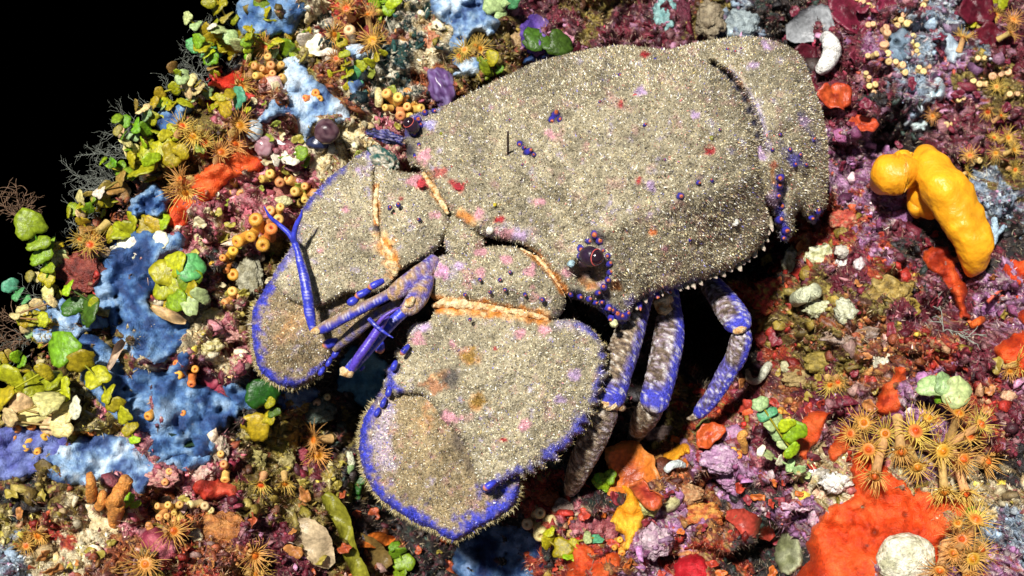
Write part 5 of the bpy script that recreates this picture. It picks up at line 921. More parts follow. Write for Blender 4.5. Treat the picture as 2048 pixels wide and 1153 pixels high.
plant('long bleached strap alga lying below the pale green chain', [(1616, 952, 8), (1600, 942, 12, 'pale'), (1580, 932, 13, 'pale'), (1560, 922, 12, 'white'), (1540, 912, 12, 'pale'), (1522, 902, 10, 'white')], 'pale', tilt=.8, lift=6)
plant('broad pale green leaf pair above the anemone colony', [(1898, 812, 9, 'olive'), (1892, 792, 17, 'green'), (1864, 776, 23, 'pale'), (1884, 766, 19, 'pale'), (1908, 782, 24, 'pale')], 'teal', tilt=.35, lift=8)
plant('green sprout among the lower anemones', [(1946, 1050, 6), (1948, 1030, 9), (1942, 1020, 8)], 'bright', tilt=.5, lift=8)
plant('dim yellow alga discs far in the dim corner', [(1990, 20, 12), (2010, 8, 14), (1984, 4, 12), (1960, 52, 12), (1948, 46, 10)], 'olive', tilt=.4)

_r = np.random.default_rng(5)
for i, (x, y) in enumerate([(480, 70), (462, 112), (430, 150), (395, 168), (352, 205), (322, 240), (300, 282), (275, 322), (262, 352), (232, 400), (205, 430), (180, 470), (150, 540), (118, 590), (95, 640), (80, 690), (50, 740), (505, 130), (560, 60), (300, 360), (330, 330), (400, 200), (460, 205), (620, 60)]):
    n = int(_r.integers(3, 6)); a = _r.uniform(2.0, 3.3); pts = [(x, y, _r.uniform(8, 12))]
    for k in range(n): a += _r.normal(0, .35); pts.append((pts[-1][0] + 15 * math.cos(a), pts[-1][1] - 15 * math.sin(a), _r.uniform(8, 14), str(_r.choice(['olive', 'green', 'bright', 'pale', 'cream', 'brown', 'olive', 'olive']))))
    plant('small mixed olive sprig of alga discs along the reef rim', pts, 'olive', tilt=.9, group='small alga sprigs along the reef rim')
# the long ribbon alga and other single blades
def ribbon(label, ctrl, col, name='ribbon_alga', cat='algae', thick=.5, wav=2.0):
    """ctrl: px, py, half width px, height above reef"""
    c = smooth_loop(ctrl, 5, False); T = np.gradient(c[:, :2], axis=0); T /= np.linalg.norm(T, axis=1)[:, None]; N = np.stack([-T[:, 1], T[:, 0]], 1); nu = 7; V = []; w0 = reef_w(c[:, 0], c[:, 1], False)
    s = np.linspace(-1, 1, nu); S, I = np.meshgrid(s, np.arange(len(c))); jit = 1 + .12 * fbm(I.ravel() * 9, S.ravel() * 3, 12, 2, 5).reshape(S.shape)
    x = c[:, 0][:, None] + N[:, 0][:, None] * S * c[:, 2][:, None] * jit; y = c[:, 1][:, None] + N[:, 1][:, None] * S * c[:, 2][:, None] * jit; w = w0[:, None] + c[:, 3][:, None] + wav * np.sin(I * .5) * S + wav * .8 * S ** 2
    n = S.size; idx = np.arange(n).reshape(S.shape); q = np.stack([idx[:-1, :-1], idx[1:, :-1], idx[1:, 1:], idx[:-1, 1:]], -1).reshape(-1, 4)
    top = P(x.ravel(), y.ravel(), w.ravel()); bot = P(x.ravel(), y.ravel(), w.ravel() - thick)
    loop = np.concatenate([idx[0, :], idx[1:, -1], idx[-1, -2::-1], idx[-2:0:-1, 0]]); l2 = np.roll(loop, -1); C = np.array(col) * (1 + .35 * fbm(x.ravel(), y.ravel(), 14, 3, 8) + .35 * (np.abs(S.ravel()) > .9))[:, None]
    o = world_obj(name, np.vstack([top, bot]), [np.vstack([q, q[:, ::-1] + n, np.stack([loop, loop + n, l2 + n, l2], 1)])], M_BLADE, np.vstack([C, C]), origin=top.mean(0)); return tag(o, label, cat)
ribbon('long olive ribbon alga rising beside the tan shell scrap', [(648, 988, 9, 6), (664, 1008, 17, 8), (684, 1040, 17, 9), (694, 1075, 14, 9), (702, 1110, 15, 9), (722, 1150, 16, 8), (735, 1190, 12, 6)], (.22, .21, .02))
ribbon('translucent tan shell scrap lying low on the rusty turf', [(588, 1052, 14, 5), (606, 1062, 30, 7), (628, 1084, 34, 8), (646, 1112, 26, 7), (664, 1132, 10, 5)], (.52, .40, .24), 'shell_scrap', 'shell')
ribbon('orange pointed leaf in the shade under the right antenna flap', [(718, 1092, 4, 6), (734, 1084, 12, 7), (756, 1080, 17, 8), (776, 1080, 10, 7), (790, 1076, 3, 6)], (.60, .15, .02), 'orange_leaf')
ribbon('dark green flat blade across the gap in the blue carpet', [(298, 888, 8, 4), (316, 880, 16, 5), (342, 884, 17, 5), (366, 884, 11, 5), (392, 884, 8, 4)], (.035, .07, .03), 'flat_alga')
ribbon('red brown strap blade ending at the orange sponge', [(1452, 1030, 8, 6), (1478, 1036, 20, 8), (1502, 1052, 24, 9), (1528, 1062, 18, 8), (1545, 1078, 8, 6)], (.42, .055, .035), 'strap_alga')
ribbon('olive felt blade sagging over the rusty crust near the long ribbon', [(694, 1068, 10, 3), (726, 1092, 24, 4), (752, 1118, 28, 4), (770, 1140, 20, 3)], (.17, .11, .03), 'felt_alga')
ribbon('grey translucent alga fan behind the tail', [(1572, 64, 14, 6), (1592, 62, 26, 9), (1618, 52, 34, 11), (1646, 40, 34, 12), (1664, 34, 22, 12)], (.30, .31, .32), 'fan_alga')
ribbon('long narrow chain of bleached fragments on the wide blue sponge', [(216, 740, 4, 10), (226, 720, 7, 10), (238, 694, 9, 11), (248, 682, 6, 10)], (.55, .4, .28), 'algal_fragment')
ribbon('cream ribbed shell half below the bushy algal clump', [(302, 612, 4, 8), (318, 622, 10, 10), (340, 632, 12, 10), (358, 640, 9, 9), (372, 645, 4, 7)], (.62, .42, .2), 'shell_half', 'shell')

# ------------------------------------------------------------------ lumps, shells and other single things
lump('crusted_ball', 'white crusted ball lying on the broad orange sponge', 'sponge', 1812, 1118, 58, 52, 34, [(.42, .40, .24), (.66, .62, .44), (.82, .78, .62)], .10, 1.8, lift=4, w=float(reef_w(1812, 1118, False)) + 9)
lump('sea_squirt', 'glossy dark maroon ball tunicate on the hazy blue sponge', 'tunicate', 653, 264, 25, 24, 20, [(.035, .012, .02), (.09, .04, .05), (.14, .08, .09)], .16, 1.1, m=M_SM, lift=6)
lump('sea_squirt', 'dark blue folded tunicate under the maroon ball', 'tunicate', 636, 286, 24, 15, 14, [(.008, .01, .03), (.03, .04, .1)], .2, 1.2, m=M_SM, lift=2)
lump('sea_squirt', 'purple wrinkled tunicate standing against the edge of the carapace', 'tunicate', 884, 178, 27, 44, 30, [(.07, .03, .11), (.14, .07, .2), (.24, .18, .36)], .3, 1.2, rot=.25, m=M_SM, lift=5)
lump('sea_squirt', 'glassy grey transparent sea squirt beside the golden anemones', 'tunicate', 508, 262, 17, 20, 14, [(.25, .3, .34), (.5, .55, .56)], .35, 1.6, m=M_SM, lift=4)
lump('sea_squirt', 'pinkish glassy sea squirt between orange sheet and pink crust', 'tunicate', 528, 294, 18, 20, 13, [(.3, .12, .14), (.45, .28, .3)], .3, 1.5, m=M_SM, lift=3)
lump('crust_knob', 'knobbly yellow crust below the bushy algal clump', 'crust', 412, 694, 30, 22, 16, [(.34, .27, .06), (.6, .52, .22), (.72, .64, .4)], .35, 2, knob=.9)
lump('crust_knob', 'pale yellow knobbly crust beside the blue antenna flap edge', 'crust', 428, 632, 26, 16, 13, [(.4, .33, .09), (.66, .58, .3)], .35, 2, knob=.9)
lump('crust_knob', 'rosy knobbed crust below the yellow crust', 'crust', 455, 672, 30, 14, 12, [(.42, .16, .14), (.6, .34, .28)], .4, 2, knob=.7)
lump('crust_knob', 'glossy crimson crust beside the tan polyps at the blue carpet edge', 'crust', 418, 756, 26, 26, 15, [(.28, .02, .05), (.42, .07, .1), (.5, .16, .2)], .3, 2.2, m=M_SM, knob=.7)
lump('crust_knob', 'crimson bead crust at the corner of the blue white flap', 'crust', 440, 784, 14, 14, 10, [(.22, .015, .04), (.4, .05, .08)], .3, 2, knob=.7)
lump('crust_knob', 'cream granular crust between the carapace corner and the maroon ball', 'crust', 705, 268, 40, 26, 10, [(.5, .36, .14), (.72, .6, .32), (.8, .74, .52)], .4, 2, knob=.9, rot=-.5)
lump('crust_knob', 'cream granular crust along the edge of the left antenna plate', 'crust', 655, 322, 38, 24, 10, [(.52, .38, .16), (.76, .64, .36), (.82, .76, .56)], .4, 2, knob=.9, rot=.6)
lump('snail', 'teal and white patterned snail wedged beside the left antenna plate', 'snail', 765, 318, 34, 20, 16, [(.01, .07, .06), (.03, .12, .1), (.5, .42, .3), (.75, .72, .62)], .4, 1.6, rot=-.6, w=20, cfreq=2.6)
lump('dark_claw', 'dark blue spiny nub poking out between the left antenna plate and the eye', 'lobster spine', 772, 274, 34, 11, 12, [(.01, .01, .03), (.03, .03, .2), (.3, .27, .4)], .75, 2.6, rot=-.25, w=22)
for a, lb in [((1672, 964, 28, 18, 14, [(.6, .55, .45), (.82, .8, .74)]), 'white rounded shell lump beside the broad orange sponge'), ((1630, 990, 24, 16, 15, [(.62, .36, .22), (.78, .56, .4)]), 'peach smooth lump below the white shell lump'), ((1640, 950, 22, 12, 10, [(.25, .22, .16), (.6, .56, .48)]), 'speckled grey shell crust above the peach lump'),
              ((1598, 1012, 30, 10, 12, [(.42, .2, .3), (.62, .46, .5)]), 'violet bead crust on the upper lip of the round hole'), ((1570, 1030, 12, 24, 12, [(.42, .1, .14), (.6, .4, .4)]), 'pink crust on the side of the round hole'), ((1630, 1035, 13, 20, 12, [(.4, .18, .28), (.62, .5, .52)]), 'lilac crust between the round hole and the orange sponge'),
              ((1848, 418, 14, 17, 13, [(.05, .07, .015), (.14, .16, .04)]), 'dark olive lump stuck to the yellow sponge'), ((1973, 606, 34, 24, 12, [(.16, .04, .14), (.34, .12, .3), (.42, .2, .36)]), 'purple coralline crust patch right of the coral red sponge'), ((1803, 436, 22, 18, 11, [(.2, .06, .18), (.42, .2, .38)]), 'purple coralline crust left of the yellow sponge'),
              ((1442, 920, 36, 26, 12, [(.34, .16, .3), (.5, .3, .44), (.58, .42, .5)]), 'lilac coralline crust mound beside the round red blade'), ((1468, 868, 24, 16, 12, [(.36, .16, .3), (.55, .34, .46)]), 'lilac crust spur below the rearmost leg'), ((1464, 956, 28, 22, 12, [(.34, .14, .28), (.52, .3, .44)]), 'bumpy lilac crust at the edge of the dark hollow'),
              ((1640, 520, 30, 28, 16, [(.34, .34, .14), (.62, .62, .36), (.72, .7, .5)]), 'pale green ringed worm mass under the tail'), ((1684, 505, 14, 13, 12, [(.45, .4, .32), (.62, .58, .5)]), 'small beige ball above the white pebbles'), ((1684, 528, 13, 14, 10, [(.7, .68, .6), (.84, .82, .78)]), 'bright white pebble among violet grit'), ((1718, 534, 13, 18, 11, [(.5, .42, .42), (.68, .6, .6)]), 'pinkish grey oval pebble beside the white pebble'),
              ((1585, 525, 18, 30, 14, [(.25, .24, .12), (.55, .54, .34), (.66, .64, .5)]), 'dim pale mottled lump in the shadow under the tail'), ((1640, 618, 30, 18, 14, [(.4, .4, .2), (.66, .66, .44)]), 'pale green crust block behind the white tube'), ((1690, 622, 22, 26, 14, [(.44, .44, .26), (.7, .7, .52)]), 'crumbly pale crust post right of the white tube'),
              ((1780, 590, 44, 32, 18, [(.16, .1, .02), (.34, .22, .04), (.46, .34, .12)]), 'amber brown glossy alga mound below the pebbles'), ((1540, 590, 34, 36, 16, [(.2, .02, .015), (.42, .04, .03), (.36, .26, .05)]), 'red and olive knobbly mound right of the rearmost leg'), ((1690, 440, 34, 22, 14, [(.3, .03, .02), (.52, .09, .05), (.5, .28, .16)]), 'red crumbly mound under the tail tip'),
              ((1530, 680, 22, 20, 12, [(.12, .01, .01), (.25, .03, .02)]), 'dark red lump beside the rear leg joint'), ((1600, 760, 34, 18, 10, [(.22, .15, .05), (.42, .3, .12)]), 'tan flaky crust beside the white hook'), ((1650, 728, 44, 22, 12, [(.18, .13, .02), (.34, .25, .05)]), 'olive golden weed mound below the pale crust post'), ((1770, 722, 30, 34, 14, [(.45, .42, .3), (.7, .66, .5)]), 'pale chalky crust ridge above the orange strip'),
              ((1700, 672, 50, 22, 12, [(.16, .1, .06), (.3, .2, .14), (.4, .32, .28)]), 'brown shaggy ridge in the middle of the right reef'), ((1575, 735, 14, 14, 10, [(.4, .38, .2), (.6, .56, .36)]), 'cream knob right of the rear leg'), ((2018, 795, 14, 14, 12, [(.6, .3, .16), (.74, .48, .3)]), 'small peach finger lump above the right anemones'), ((320, 956, 34, 16, 12, [(.4, .12, .12), (.6, .36, .28)]), 'rosy crust with polyps under the blue strip'),
              ((390, 948, 34, 22, 14, [(.5, .3, .22), (.66, .5, .4), (.42, .14, .14)]), 'pale pink crumbly crust above the red mound'), ((440, 905, 16, 32, 14, [(.3, .22, .14), (.56, .46, .34)]), 'grey cream crust edge beside the tan polyp trio'), ((212, 1040, 60, 40, 14, [(.45, .32, .14), (.66, .54, .3), (.72, .62, .42)]), 'broad cream gritty mound under the orange fingers'), ((434, 1062, 62, 34, 16, [(.2, .07, .02), (.4, .14, .03), (.5, .22, .06)]), 'brown orange flat mound with a ragged rim'),
              ((110, 1062, 22, 32, 13, [(.26, .02, .015), (.42, .05, .03)]), 'brick red crust lump near the lower left anemones'), ((385, 1078, 18, 22, 10, [(.5, .4, .2), (.72, .62, .4)]), 'cream shell flake on the brown orange mound'), ((700, 925, 11, 22, 11, [(.5, .5, .3), (.7, .7, .52)]), 'knobbly pale yellow finger below the left antenna flap'), ((500, 925, 30, 24, 12, [(.22, .18, .05), (.42, .36, .12)]), 'olive yellow crusted mound above an orange anemone'),
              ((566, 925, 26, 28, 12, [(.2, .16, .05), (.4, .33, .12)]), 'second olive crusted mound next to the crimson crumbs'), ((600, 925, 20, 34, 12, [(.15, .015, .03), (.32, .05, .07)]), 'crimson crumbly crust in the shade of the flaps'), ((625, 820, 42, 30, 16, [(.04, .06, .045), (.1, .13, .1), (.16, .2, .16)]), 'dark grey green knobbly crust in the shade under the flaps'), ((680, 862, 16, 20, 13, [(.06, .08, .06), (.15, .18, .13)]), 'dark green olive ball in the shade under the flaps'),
              ((1190, 1060, 40, 40, 16, [(.16, .03, .04), (.32, .07, .08), (.42, .18, .18)]), 'maroon pink ruffled mound left of the yellow stalk'), ((1100, 1005, 24, 24, 14, [(.28, .05, .02), (.5, .14, .04)]), 'orange red crumb mound above the pale polyps'), ((1130, 1020, 26, 22, 14, [(.3, .22, .16), (.48, .36, .3)]), 'dusty pink mound with sediment beside the pale polyps'), ((1385, 1100, 44, 20, 13, [(.42, .14, .03), (.55, .26, .1), (.4, .2, .3)]), 'orange and lilac crumb mound above the crimson sponge'),
              ((1310, 1085, 30, 30, 14, [(.36, .2, .28), (.55, .42, .44)]), 'grey lilac crust mound right of the yellow stalk'), ((1410, 1030, 34, 22, 14, [(.3, .05, .02), (.52, .14, .03), (.6, .3, .06)]), 'fiery orange crumb mound beside the strap blade'), ((1380, 990, 30, 18, 12, [(.34, .12, .04), (.5, .3, .14)]), 'tan and rust crumb ridge under the round red blade'), ((1330, 872, 54, 20, 12, [(.2, .12, .1), (.36, .26, .22)]), 'brown pink turf mound below the second leg'),
              ((1300, 1010, 20, 20, 10, [(.28, .3, .08), (.5, .5, .2)]), 'yellow green crumb beside the yellow stalk'), ((470, 555, 26, 20, 10, [(.16, .05, .06), (.3, .1, .1)]), 'dark maroon crust beside the tan polyp pair'), ((500, 560, 26, 40, 12, [(.2, .18, .1), (.42, .4, .28)]), 'grey fluffy turf mound beside the left antenna plate'), ((165, 545, 44, 40, 12, [(.08, .015, .01), (.2, .03, .02), (.28, .07, .04)]), 'dark red brown crust between the green column and the blue sponge'),
              ((570, 380, 22, 24, 13, [(.3, .08, .07), (.5, .22, .16)]), 'rosy cylindrical stub beside the left antenna plate'), ((566, 404, 18, 12, 9, [(.5, .48, .2), (.66, .6, .36)]), 'pale yellow green dab beside the left antenna plate'), ((590, 408, 20, 9, 7, [(.26, .16, .03), (.4, .28, .05)]), 'flat brown shell rim touching the left antenna plate'), ((400, 475, 12, 16, 9, [(.55, .52, .2), (.68, .62, .36)]), 'pale lemon crumb on the pink crust'),
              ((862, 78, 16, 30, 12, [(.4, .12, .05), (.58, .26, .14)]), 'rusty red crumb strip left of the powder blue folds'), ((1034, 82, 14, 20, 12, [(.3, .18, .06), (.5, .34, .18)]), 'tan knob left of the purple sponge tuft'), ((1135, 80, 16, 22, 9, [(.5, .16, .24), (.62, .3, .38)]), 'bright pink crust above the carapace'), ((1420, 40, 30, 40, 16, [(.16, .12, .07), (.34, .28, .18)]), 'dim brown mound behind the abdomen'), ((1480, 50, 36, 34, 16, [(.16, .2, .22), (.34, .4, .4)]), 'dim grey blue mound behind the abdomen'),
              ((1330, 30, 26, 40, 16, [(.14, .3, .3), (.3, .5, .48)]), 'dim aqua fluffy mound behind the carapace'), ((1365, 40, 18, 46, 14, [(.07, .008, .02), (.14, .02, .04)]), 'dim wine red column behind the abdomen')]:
    lump('reef_lump', lb, 'crust', *a, rough=.42, freq=2.0, knob=.7)
shell_tube('white chalky curved worm tube behind the tail', [(1640, 142, 2, 12), (1652, 128, 6, 16), (1664, 106, 9, 18), (1662, 88, 8, 17), (1652, 76, 3, 14)], (.82, .80, .74))
shell_tube('broken cylindrical white green worm tube under the tail', [(1592, 600, 4, 15), (1606, 592, 8, 16), (1622, 586, 10, 16), (1634, 580, 10, 15)], (.62, .64, .42))
shell_tube('thin white hooked worm tube beside the rear leg', [(1496, 742, 3, 5), (1498, 758, 7, 7), (1510, 764, 9, 7), (1522, 756, 9, 7), (1530, 742, 8, 9), (1538, 730, 4, 8)], (.55, .55, .42))
shell_tube('small white curled worm tube on the orange fan blade', [(1332, 942, 6, 7), (1342, 932, 10, 8), (1356, 928, 11, 8), (1368, 932, 8, 6)], (.66, .72, .68))
shell_tube('yellow ringed finger beside the tan polyp crowd', [(756, 212, 2, 8), (758, 196, 6, 9), (756, 180, 6, 7)], (.66, .56, .26))
shell_tube('orange cylinder stub below the coral red sponge', [(1944, 652, 2, 7), (1954, 645, 5, 8), (1964, 640, 7, 8)], (.7, .12, .015), 'sponge_stub', 'sponge')
for i, (c, lb) in enumerate([([(182, 1000, 2, 9), (184, 985, 8, 11), (182, 965, 14, 10), (180, 950, 17, 7)], 'left'), ([(222, 1020, 2, 12), (232, 1000, 9, 15), (244, 978, 14, 15), (254, 958, 17, 12)], 'thick'), ([(226, 1050, 2, 10), (232, 1030, 8, 14), (236, 1010, 10, 13)], 'low'), ([(198, 1016, 2, 8), (204, 1000, 8, 10), (206, 984, 10, 8)], 'mid')]):
    shell_tube('orange finger sponge rising from the cream gritty mound', c, (.64, .25, .05), 'finger_sponge', 'sponge', 'orange finger sponges beside the pale blue white sponge', .38)
shell_tube('orange brown hooked stalk with a tan head in the lilac crust', [(1490, 905, 2, 6), (1488, 890, 8, 8), (1482, 874, 11, 9), (1492, 866, 11, 8)], (.6, .28, .06), 'stalk_polyp', 'polyps')
shell_tube('pale blue branched bryozoan in the dim hollow right of the yellow sponge', [(1978, 500, 3, 6), (1986, 480, 6, 8), (1990, 458, 9, 8), (1988, 436, 9, 5)], (.42, .58, .68), 'bryozoan', 'bryozoan', None, .2)
shell_tube('side twig of the pale blue bryozoan', [(1990, 470, 7, 6), (2002, 462, 8, 5), (2008, 452, 8, 3)], (.42, .58, .68), 'bryozoan', 'bryozoan', None, .2)

# round and fan-shaped red algae blades
B = blade
B('fan_alga', 'large orange fan blade curled like an ear in front of the hollow', 'algae', 1262, 950, 64, [(.28, .05, .02), (.5, .10, .02), (.62, .17, .02), (.62, .22, .05)], -.3, .5, .6, .9, half=False, lift=8)
B('fan_alga', 'red orange fan blade tucked under the large orange fan', 'algae', 1296, 985, 40, [(.3, .03, .02), (.5, .06, .03), (.55, .14, .03)], -.2, -.4, 2.6, .8, lift=9)
B('fan_alga', 'round glossy orange red blade right of the golden sliver', 'algae', 1418, 870, 28, [(.45, .05, .015), (.58, .11, .02), (.5, .07, .02)], .1, .2, .4, .9, half=False, lift=8)
B('fan_alga', 'dark wine red blade at the top behind the white worm tube', 'algae', 1700, 24, 52, [(.07, .005, .012), (.14, .012, .03), (.2, .02, .045)], .2, .3, .3, .9, half=False, lift=6)
B('fan_alga', 'purple red blade cut by the top edge of the dim corner', 'algae', 1778, 4, 40, [(.12, .01, .025), (.24, .025, .06), (.2, .02, .05)], .2, .4, .3, .6, half=False, lift=6)
B('fan_alga', 'dark crimson blade hanging beside yellow alga discs in the dim corner', 'algae', 1954, 18, 36, [(.06, .004, .01), (.12, .008, .02)], .2, .1, .3, 1.1, half=False, lift=6)
B('fan_alga', 'round wine red blade among small yellow anemones', 'algae', 1980, 74, 30, [(.07, .004, .012), (.13, .01, .02)], .2, .1, .8, 1, half=False, lift=6)
B('fan_alga', 'orange red crumpled blade right of the tail', 'algae', 1670, 194, 36, [(.3, .03, .01), (.55, .09, .02), (.45, .05, .02)], .3, .2, -.6, .8, half=False, lift=6)
B('fan_alga', 'orange red flat blade above the yellow sponge hollow', 'algae', 1724, 250, 32, [(.3, .03, .01), (.58, .08, .025), (.5, .07, .03)], .1, .4, -.2, .6, half=False, lift=6)
B('fan_alga', 'dark maroon blade in the shade left of the white worm tube', 'algae', 1610, 120, 36, [(.05, .004, .01), (.1, .01, .02)], .2, .2, .2, .8, half=False, lift=5)
for i, (x, y) in enumerate(free_spots(34, (1560, 10, 2040, 340), 11, 22)):
    B('small_blade', 'small dark maroon blade in the dim reef behind the tail', 'algae', x, y, 9 + 11 * random.random(), [(.06, .005, .012), (.15, .015, .03), (.22, .03, .06)], random.gauss(0, .5), random.gauss(.1, .5), random.random() * 6, .8, 'small maroon blades in the dim reef', lift=2.5, rings=3)
CH = [[(.2, .02, .015), (.42, .05, .03)], [(.12, .01, .02), (.24, .03, .04)], [(.3, .1, .03), (.5, .2, .06)], [(.2, .14, .02), (.36, .26, .05)]]; CN = ['red', 'maroon', 'rusty orange', 'olive']
for i, (x, y) in enumerate(free_spots(44, (1480, 440, 2040, 840), 12, 22)):
    B('small_blade', 'small %s blade on the reef right of the legs' % CN[i % 4], 'algae', x, y, 9 + 12 * random.random(), CH[i % 4], random.gauss(0, .6), random.gauss(.1, .6), random.random() * 6, .8, 'small %s blades right of the legs' % CN[i % 4], lift=2.5, rings=3)
CH2 = [[(.24, .02, .015), (.5, .06, .03)], [(.4, .07, .015), (.6, .16, .03)], [(.14, .01, .02), (.3, .04, .05)]]; CN2 = ['red', 'orange', 'maroon']
for i, (x, y) in enumerate(free_spots(46, (1060, 880, 1720, 1150), 13, 20)):
    B('small_blade', 'small %s blade on the reef below the legs' % CN2[i % 3], 'algae', x, y, 8 + 12 * random.random(), CH2[i % 3], random.gauss(0, .6), random.gauss(.1, .6), random.random() * 6, .8, 'small %s blades below the legs' % CN2[i % 3], lift=2.5, rings=3)
CH3 = [[(.2, .03, .015), (.42, .09, .03)], [(.2, .15, .02), (.4, .32, .06)], [(.3, .1, .03), (.52, .22, .06)]]; CN3 = ['brick red', 'olive', 'amber']
for i, (x, y) in enumerate(free_spots(44, (20, 960, 900, 1150), 14, 20)):
    B('small_blade', 'small %s blade on the turf below the blue carpet' % CN3[i % 3], 'algae', x, y, 9 + 12 * random.random(), CH3[i % 3], random.gauss(0, .6), random.gauss(.1, .6), random.random() * 6, .8, 'small %s blades below the blue carpet' % CN3[i % 3], lift=2.5, rings=3)
CH4 = [[(.25, .2, .02), (.42, .36, .06)], [(.5, .4, .18), (.7, .6, .36)], [(.16, .2, .02), (.3, .34, .05)]]; CN4 = ['olive', 'cream', 'green']
for i, (x, y) in enumerate(free_spots(40, (260, 100, 800, 620), 15, 20)):
    B('small_blade', 'small %s alga blade scattered over the pink crust side' % CN4[i % 3], 'algae', x, y, 8 + 11 * random.random(), CH4[i % 3], random.gauss(0, .7), random.gauss(.1, .7), random.random() * 6, .8, 'small %s blades left of the lobster' % CN4[i % 3], lift=3, rings=3)

# ------------------------------------------------------------------ polyp colonies and anemones
for a, lb in [((534, 138, 8, 8, 24), 'stacked tan polyps forming a knob over the reef edge'), ((572, 166, 3, 9, 12), 'three tan polyps at the notch of the hazy blue sponge'), ((630, 194, 4, 8, 14, 'orange'), 'small orange brown polyps sunk in the hazy blue sponge'), ((548, 350, 6, 9, 20), 'domed tan polyp cluster between orange sheet and bleached alga'), ((468, 372, 11, 9, 36), 'largest tan polyp cluster at the end of the orange sheet'), ((606, 378, 5, 10, 22), 'forked tan polyp cluster touching the left antenna plate'),
              ((804, 210, 11, 10, 32), 'crowded tan polyps below the mossy white rock'), ((548, 430, 4, 10, 18), 'tan polyps beside the antennule tips'), ((515, 470, 5, 13, 30, 'orange'), 'large orange tan polyps beside the antennule stem'), ((470, 546, 2, 13, 14, 'orange'), 'pair of broad orange polyps near the dark hole'), ((466, 596, 4, 10, 18), 'tan polyps in a row below the dark hole'), ((452, 520, 4, 10, 20, 'orange'), 'dull orange polyps above the broad orange pair'),
              ((376, 744, 5, 10, 22, 'orange'), 'orange polyps at the right edge of the blue carpet'), ((364, 824, 6, 8, 16, 'orange'), 'ring of orange polyps alone in the blue carpet'), ((307, 826, 1, 11, 3, 'orange'), 'lone orange polyp in the blue carpet'), ((376, 782, 2, 9, 10, 'orange'), 'orange polyp pair just above the blue carpet ring'), ((444, 932, 4, 10, 24, 'tan', None, 1.4), 'column of tan polyps on the grey cream crust edge'), ((326, 952, 3, 9, 14), 'tan polyps on the rosy crust under the blue strip'), ((340, 1024, 9, 8, 24), 'pyramid of tan polyps below the rosy crust'), ((404, 1014, 5, 9, 24, 'pale', None, .1), 'row of pale polyps left of the red mound'), ((164, 868, 4, 9, 18, 'orange'), 'orange polyps beside the bleached disc heap'),
              ((212, 508, 3, 10, 16, 'pale'), 'pale tan polyp trio beside the wide blue sponge'), ((1082, 1042, 4, 14, 24, 'pale'), 'cream striped polyps beside the deep blue shaded sponge'), ((703, 71, 1, 12, 3, 'pale'), 'lone tan cup polyp on the rusty crust'), ((640, 798, 2, 9, 14, 'pale'), 'dim polyps in the shade below the antennules'), ((1480, 905, 3, 7, 12, 'orange'), 'tiny orange polyps on the lilac crust mound'), ((1565, 824, 2, 7, 8, 'orange'), 'tiny orange polyp pair beside the pale green chain'), ((60, 880, 6, 9, 30, 'orange'), 'orange polyps on the violet blue sponge'), ((1240, 1090, 4, 7, 14, 'orange'), 'tiny orange polyps at the foot of the yellow stalk')]:
    colony(lb, *a)
for i, (x, y, n, s, sp, an) in enumerate([(1806, 40, 16, 7, 34, -.2), (1771, 72, 5, 8, 20, 1.5), (1771, 108, 6, 8, 22, 1.4), (1795, 132, 6, 8, 20, .8), (1830, 98, 7, 6, 28, 1.5), (1840, 142, 6, 7, 20, -.4), (1740, 166, 8, 6, 20, 1.2), (1744, 112, 4, 6, 10, 0), (1746, 52, 5, 6, 12, 0), (1730, 8, 7, 7, 20, .5), (1850, 8, 4, 6, 16, 1.5), (2016, 150, 4, 8, 14, 0), (1992, 152, 4, 7, 14, 0), (1954, 168, 4, 6, 14, 0), (1920, 200, 3, 6, 10, 0), (2030, 190, 3, 6, 10, 0), (1900, 250, 3, 6, 10, 0), (1940, 320, 5, 8, 20, 0), (1960, 118, 3, 6, 10, 0)]):
    colony('little ball-shaped tan polyps in the dim reef behind the tail', x, y, n, s, sp, 'cream', 'tan ball polyps in the dim reef', an, tall=.7)
G1 = 'golden anemones at the reef edge'
for x, y, s, lb in [(385, 272, 26, 'golden anemone right of the olive rosette, its tentacles spread wide'), (479, 251, 26, 'golden anemone beside the glassy grey sea squirt'), (364, 253, 20, 'small golden anemone against the sky blue sponge lobe'), (371, 385, 26, 'golden anemone at the lower tip of the orange sheet'), (482, 173, 22, 'golden anemone beside the small scarlet sponge'), (529, 92, 18, 'little golden anemone under the pale blue lobed sponge at the rim'), (442, 305, 24, 'golden anemone touching the upper edge of the orange sheet'), (408, 285, 20, 'golden anemone squeezed between the rosette and the orange sheet'), (470, 290, 24, 'golden anemone between the grey and the pink sea squirts'), (360, 360, 22, 'golden anemone on the upper left flank of the orange sheet')]: anemone(lb, x, y, s, group=G1)
for x, y, s, lb in [(693, 18, 22, 'orange anemone on the rusty crust by the moss-like algal head'), (745, 82, 24, 'large orange anemone left of the mossy white rock'), (735, 30, 18, 'small orange anemone right under the moss-like algal head'), (668, 70, 20, 'orange anemone next to the lone tan cup polyp'), (672, 118, 16, 'little orange anemone beside the crumpled bleached alga')]: anemone(lb, x, y, s, group='orange anemones on the upper crust')
for x, y, s, lb in [(180, 490, 22, 'orange anemone above the dark red brown crust'), (190, 468, 22, 'orange anemone left of the row of olive discs'), (160, 478, 16, 'smaller orange anemone beside the two above the red brown crust'), (111, 668, 24, 'orange anemone in the middle of the trio on the pale blue rim sponge'), (128, 664, 22, 'orange anemone on the blue carpet side of the rim sponge trio'), (90, 660, 20, 'orange anemone on the dark water side of the rim sponge trio')]: anemone(lb, x, y, s, group='orange anemones at the left rim')
